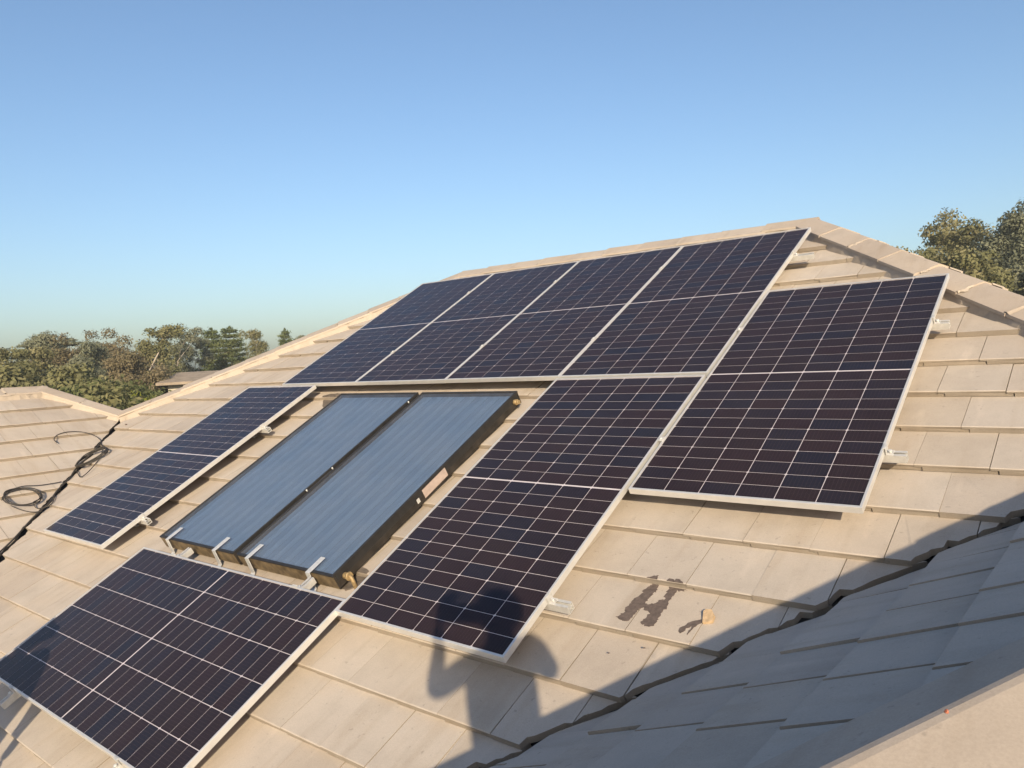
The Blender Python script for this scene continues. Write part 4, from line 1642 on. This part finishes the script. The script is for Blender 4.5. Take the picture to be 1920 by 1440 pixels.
GL = 'trees beyond the left roof'
for args in [
    ('gum_tree', GUM_O, 10, 10, 656, 58, 'olive gum tree at the left edge of the tree line', 'tree', GL, 1.1),
    ('umbrella_tree', UMB, 10, 43, 627, 64, 'flat topped tree rising above the tree line at far left', 'tree', GL, 1.0),
    ('gum_tree', GUM_G, 10, 78, 637, 56, 'grey green gum tree right of the flat topped tree', 'tree', GL, 1.0),
    ('gum_tree', GUM_O, 10, 42, 660, 52, 'broad olive gum tree in front of the flat topped tree', 'tree', GL, 1.15),
    ('umbrella_tree', UMB, 10, 128, 622, 66, 'thin flat topped tree peeking over the brown gum', 'tree', GL, 1.0),
    ('gum_tree', GUM_B, 10, 112, 635, 54, 'rusty brown gum tree left of the middle of the tree line', 'tree', GL, 1.1),
    ('gum_tree', GUM_O, 10, 92, 655, 47, 'lower olive tree in front of the rusty brown gum', 'tree', GL, 1.1),
    ('gum_tree', GUM_B, 10, 172, 628, 62, 'brown gum tree behind the middle of the tree line', 'tree', GL, 1.0),
    ('gum_tree', GUM_G, 10, 168, 652, 50, 'grey gum tree in the middle of the tree line', 'tree', GL, 1.0),
    ('gum_tree', GUM_B, 10, 208, 625, 58, 'brown gum tree just left of the tallest gum', 'tree', GL, 1.0),
    ('gum_tree', GUM_O, 10, 250, 615, 52, 'tallest olive gum tree of the left tree line', 'tree', GL, 1.15),
    ('gum_tree', GUM_B, 10, 228, 640, 46, 'brown gum with pale limbs below the tallest gum', 'tree', GL, 1.0),
    ('gum_tree', GUM_B, 10, 272, 645, 55, 'brown gum with bare trunk at the right end of the dense trees', 'tree', GL, .9),
    ('gum_tree', GUM_G, 10, 150, 684, 40, 'low dark tree in front of the tree line above the shrubs', 'tree', GL, 1.0),
    ('gum_tree', GUM_O, 10, 200, 690, 39, 'low olive tree above the green shrubs', 'tree', GL, 1.0),
    ('gum_tree', GUM_S, 10, 312, 619, 60, 'airy gum tree with separate clumps and sky between', 'tree', GL, .9),
    ('gum_tree', GUM_S, 10, 357, 636, 64, 'small airy gum tree right of the taller airy one', 'tree', GL, .8),
    ('gum_tree', GUM_G, 10, 322, 662, 66, 'grey green tree behind the far house roof', 'tree', GL, .9),
    ('pine_tree', PINE, 13, 395, 617, 70, 'left tiered pine beside the roof hip', 'pine tree', 'pines behind the hip', 1.15),
    ('pine_tree', PINE2, 13, 430, 615, 68, 'right and wider tiered pine beside the roof hip', 'pine tree', 'pines behind the hip', 1.25),
    ('gum_tree', GUM_O, 10, 484, 624, 66, 'olive tree right of the pines behind the hip', 'tree', GL, .8),
    ('pine_tree', PINE, 13, 534, 618, 74, 'pine tip alone above the hip, right of the olive tree', 'pine tree', 'pines behind the hip', .8),
    ('umbrella_tree', UMB, 10, 558, 621, 80, 'tiny flat tree top on the hip line at far right of these trees', 'tree', GL, 1.0),
    ('shrub', SHR, 4, 150, 716, 33, 'green shrub behind the left roof end, leftmost', 'shrub', 'green shrubs below the tree line', 1.0),
    ('shrub', SHR, 4, 180, 712, 36, 'green shrub behind the left roof end, second', 'shrub', 'green shrubs below the tree line', 1.0),
    ('shrub', SHR, 4, 206, 717, 34, 'bright green shrub in the dip between both roofs', 'shrub', 'green shrubs below the tree line', 1.05),
    ('shrub', SHR, 4, 232, 718, 37, 'green shrub right of the dip between both roofs', 'shrub', 'green shrubs below the tree line', 1.0),
    ('shrub', SHR2, 4, 120, 708, 35, 'olive shrub behind the left roof ridge', 'shrub', 'green shrubs below the tree line', 1.0),
    ('shrub', SHR2, 4, 226, 742, 27, 'low olive shrub right at the meeting of both roofs', 'shrub', 'green shrubs below the tree line', 1.1),
    ('shrub', LIME, 2.4, 263, 737, 34, 'yellow green shrub next to the main roof hip', 'shrub', 'green shrubs below the tree line', .55),
    ('shrub', SHR2, 4, 60, 704, 38, 'olive shrub far left behind the left roof ridge', 'shrub', 'green shrubs below the tree line', 1.2),
    ('shrub', SHR2, 4, 15, 706, 38, 'olive shrub at the left edge behind the left roof ridge', 'shrub', 'green shrubs below the tree line', 1.2),
    ('gum_tree', GUM_R2, 14, 1880, 408, 60, 'grey gum tree between the two largest gums at right', 'tree', 'trees beyond the right hip', .95),
    ('gum_tree', GUM_R, 14, 1814, 418, 57, 'round olive gum tree left of the largest gum at right', 'tree', 'trees beyond the right hip', .85),
    ('gum_tree', GUM_R, 14, 1847, 400, 52, 'large olive gum tree beyond the right hip, left one', 'tree', 'trees beyond the right hip', 1.0),
    ('gum_tree', GUM_R2, 14, 1947, 390, 50, 'large gum tree at the right edge beyond the hip', 'tree', 'trees beyond the right hip', 1.0),
    ('gum_tree', GUM_R2, 14, 1804, 446, 58, 'smaller gum tree at the left end of the right hand trees', 'tree', 'trees beyond the right hip', .75),
    ('gum_tree', GUM_R, 14, 1985, 400, 55, 'gum tree half out of the picture at right', 'tree', 'trees beyond the right hip', 1.0),
    ('gum_tree', GUM_O, 10, 1800, 470, 44, 'low olive tree below the large gums at right', 'tree', 'trees beyond the right hip', 1.1),
    ('gum_tree', GUM_O, 10, 1890, 475, 42, 'low tree with pale limbs below the large gums, rightmost', 'tree', 'trees beyond the right hip', 1.1),
]:
    plant_px(*args)

# ------------------------------------------------------------------ far house at the left
hp = at(303, 718, 46)
hz = ground_z(hp.x, hp.y)
fh = thing('far_house', 'small house with brown hipped roof and pale wall beyond the trees', 'house',
           Matrix.Translation((hp.x, hp.y, hz)) @ Matrix.Rotation(math.radians(63), 4, 'Z'))
eave = hp.z - hz
bm = bmesh.new()
add_box(bm, (0.3, .3, -.3), (8.7, 6.7, eave - .02))
ob('wall', bm_mesh('wall', bm, 'wall'), fh)
me = mesh_from('roof', [(-.3, -.3, eave), (9.3, -.3, eave), (9.3, 7.3, eave), (-.3, 7.3, eave), (0.8, 2.6, eave + .52), (8.2, 2.6, eave + .52),
                        (-.3, -.3, eave - .14), (9.3, -.3, eave - .14), (9.3, 7.3, eave - .14), (-.3, 7.3, eave - .14)],
               [(0, 1, 5, 4), (1, 2, 5), (2, 3, 4, 5), (3, 0, 4), (6, 7, 1, 0), (7, 8, 2, 1), (8, 9, 3, 2), (9, 6, 0, 3), (9, 8, 7, 6)], 'rooftile_far')
ob('roof', me, fh)
for x in (1.6, 4.2, 6.6):
    bm = bmesh.new()
    add_box(bm, (x, .25, eave - 1.5), (x + 1.0, .34, eave - .5))
    ob('window', bm_mesh('window', bm, 'window'), fh)

# ------------------------------------------------------------------ the air
m = bpy.data.materials.new('air')
m.use_nodes = True
n = m.node_tree
n.nodes.clear()
out = N(n, 'ShaderNodeOutputMaterial')
pv_ = N(n, 'ShaderNodeVolumePrincipled', Density=0.0008, Anisotropy=0.0)
pv_.inputs['Color'].default_value = (0.86, 0.93, 1.0, 1)
n.links.new(pv_.outputs[0], out.inputs['Volume'])
MT['air'] = m
bm = bmesh.new()
add_box(bm, (-140, -90, -9), (110, 150, 14.5))
hz_ = ob('haze', bm_mesh('haze', bm, 'air'))
hz_['kind'] = 'stuff'
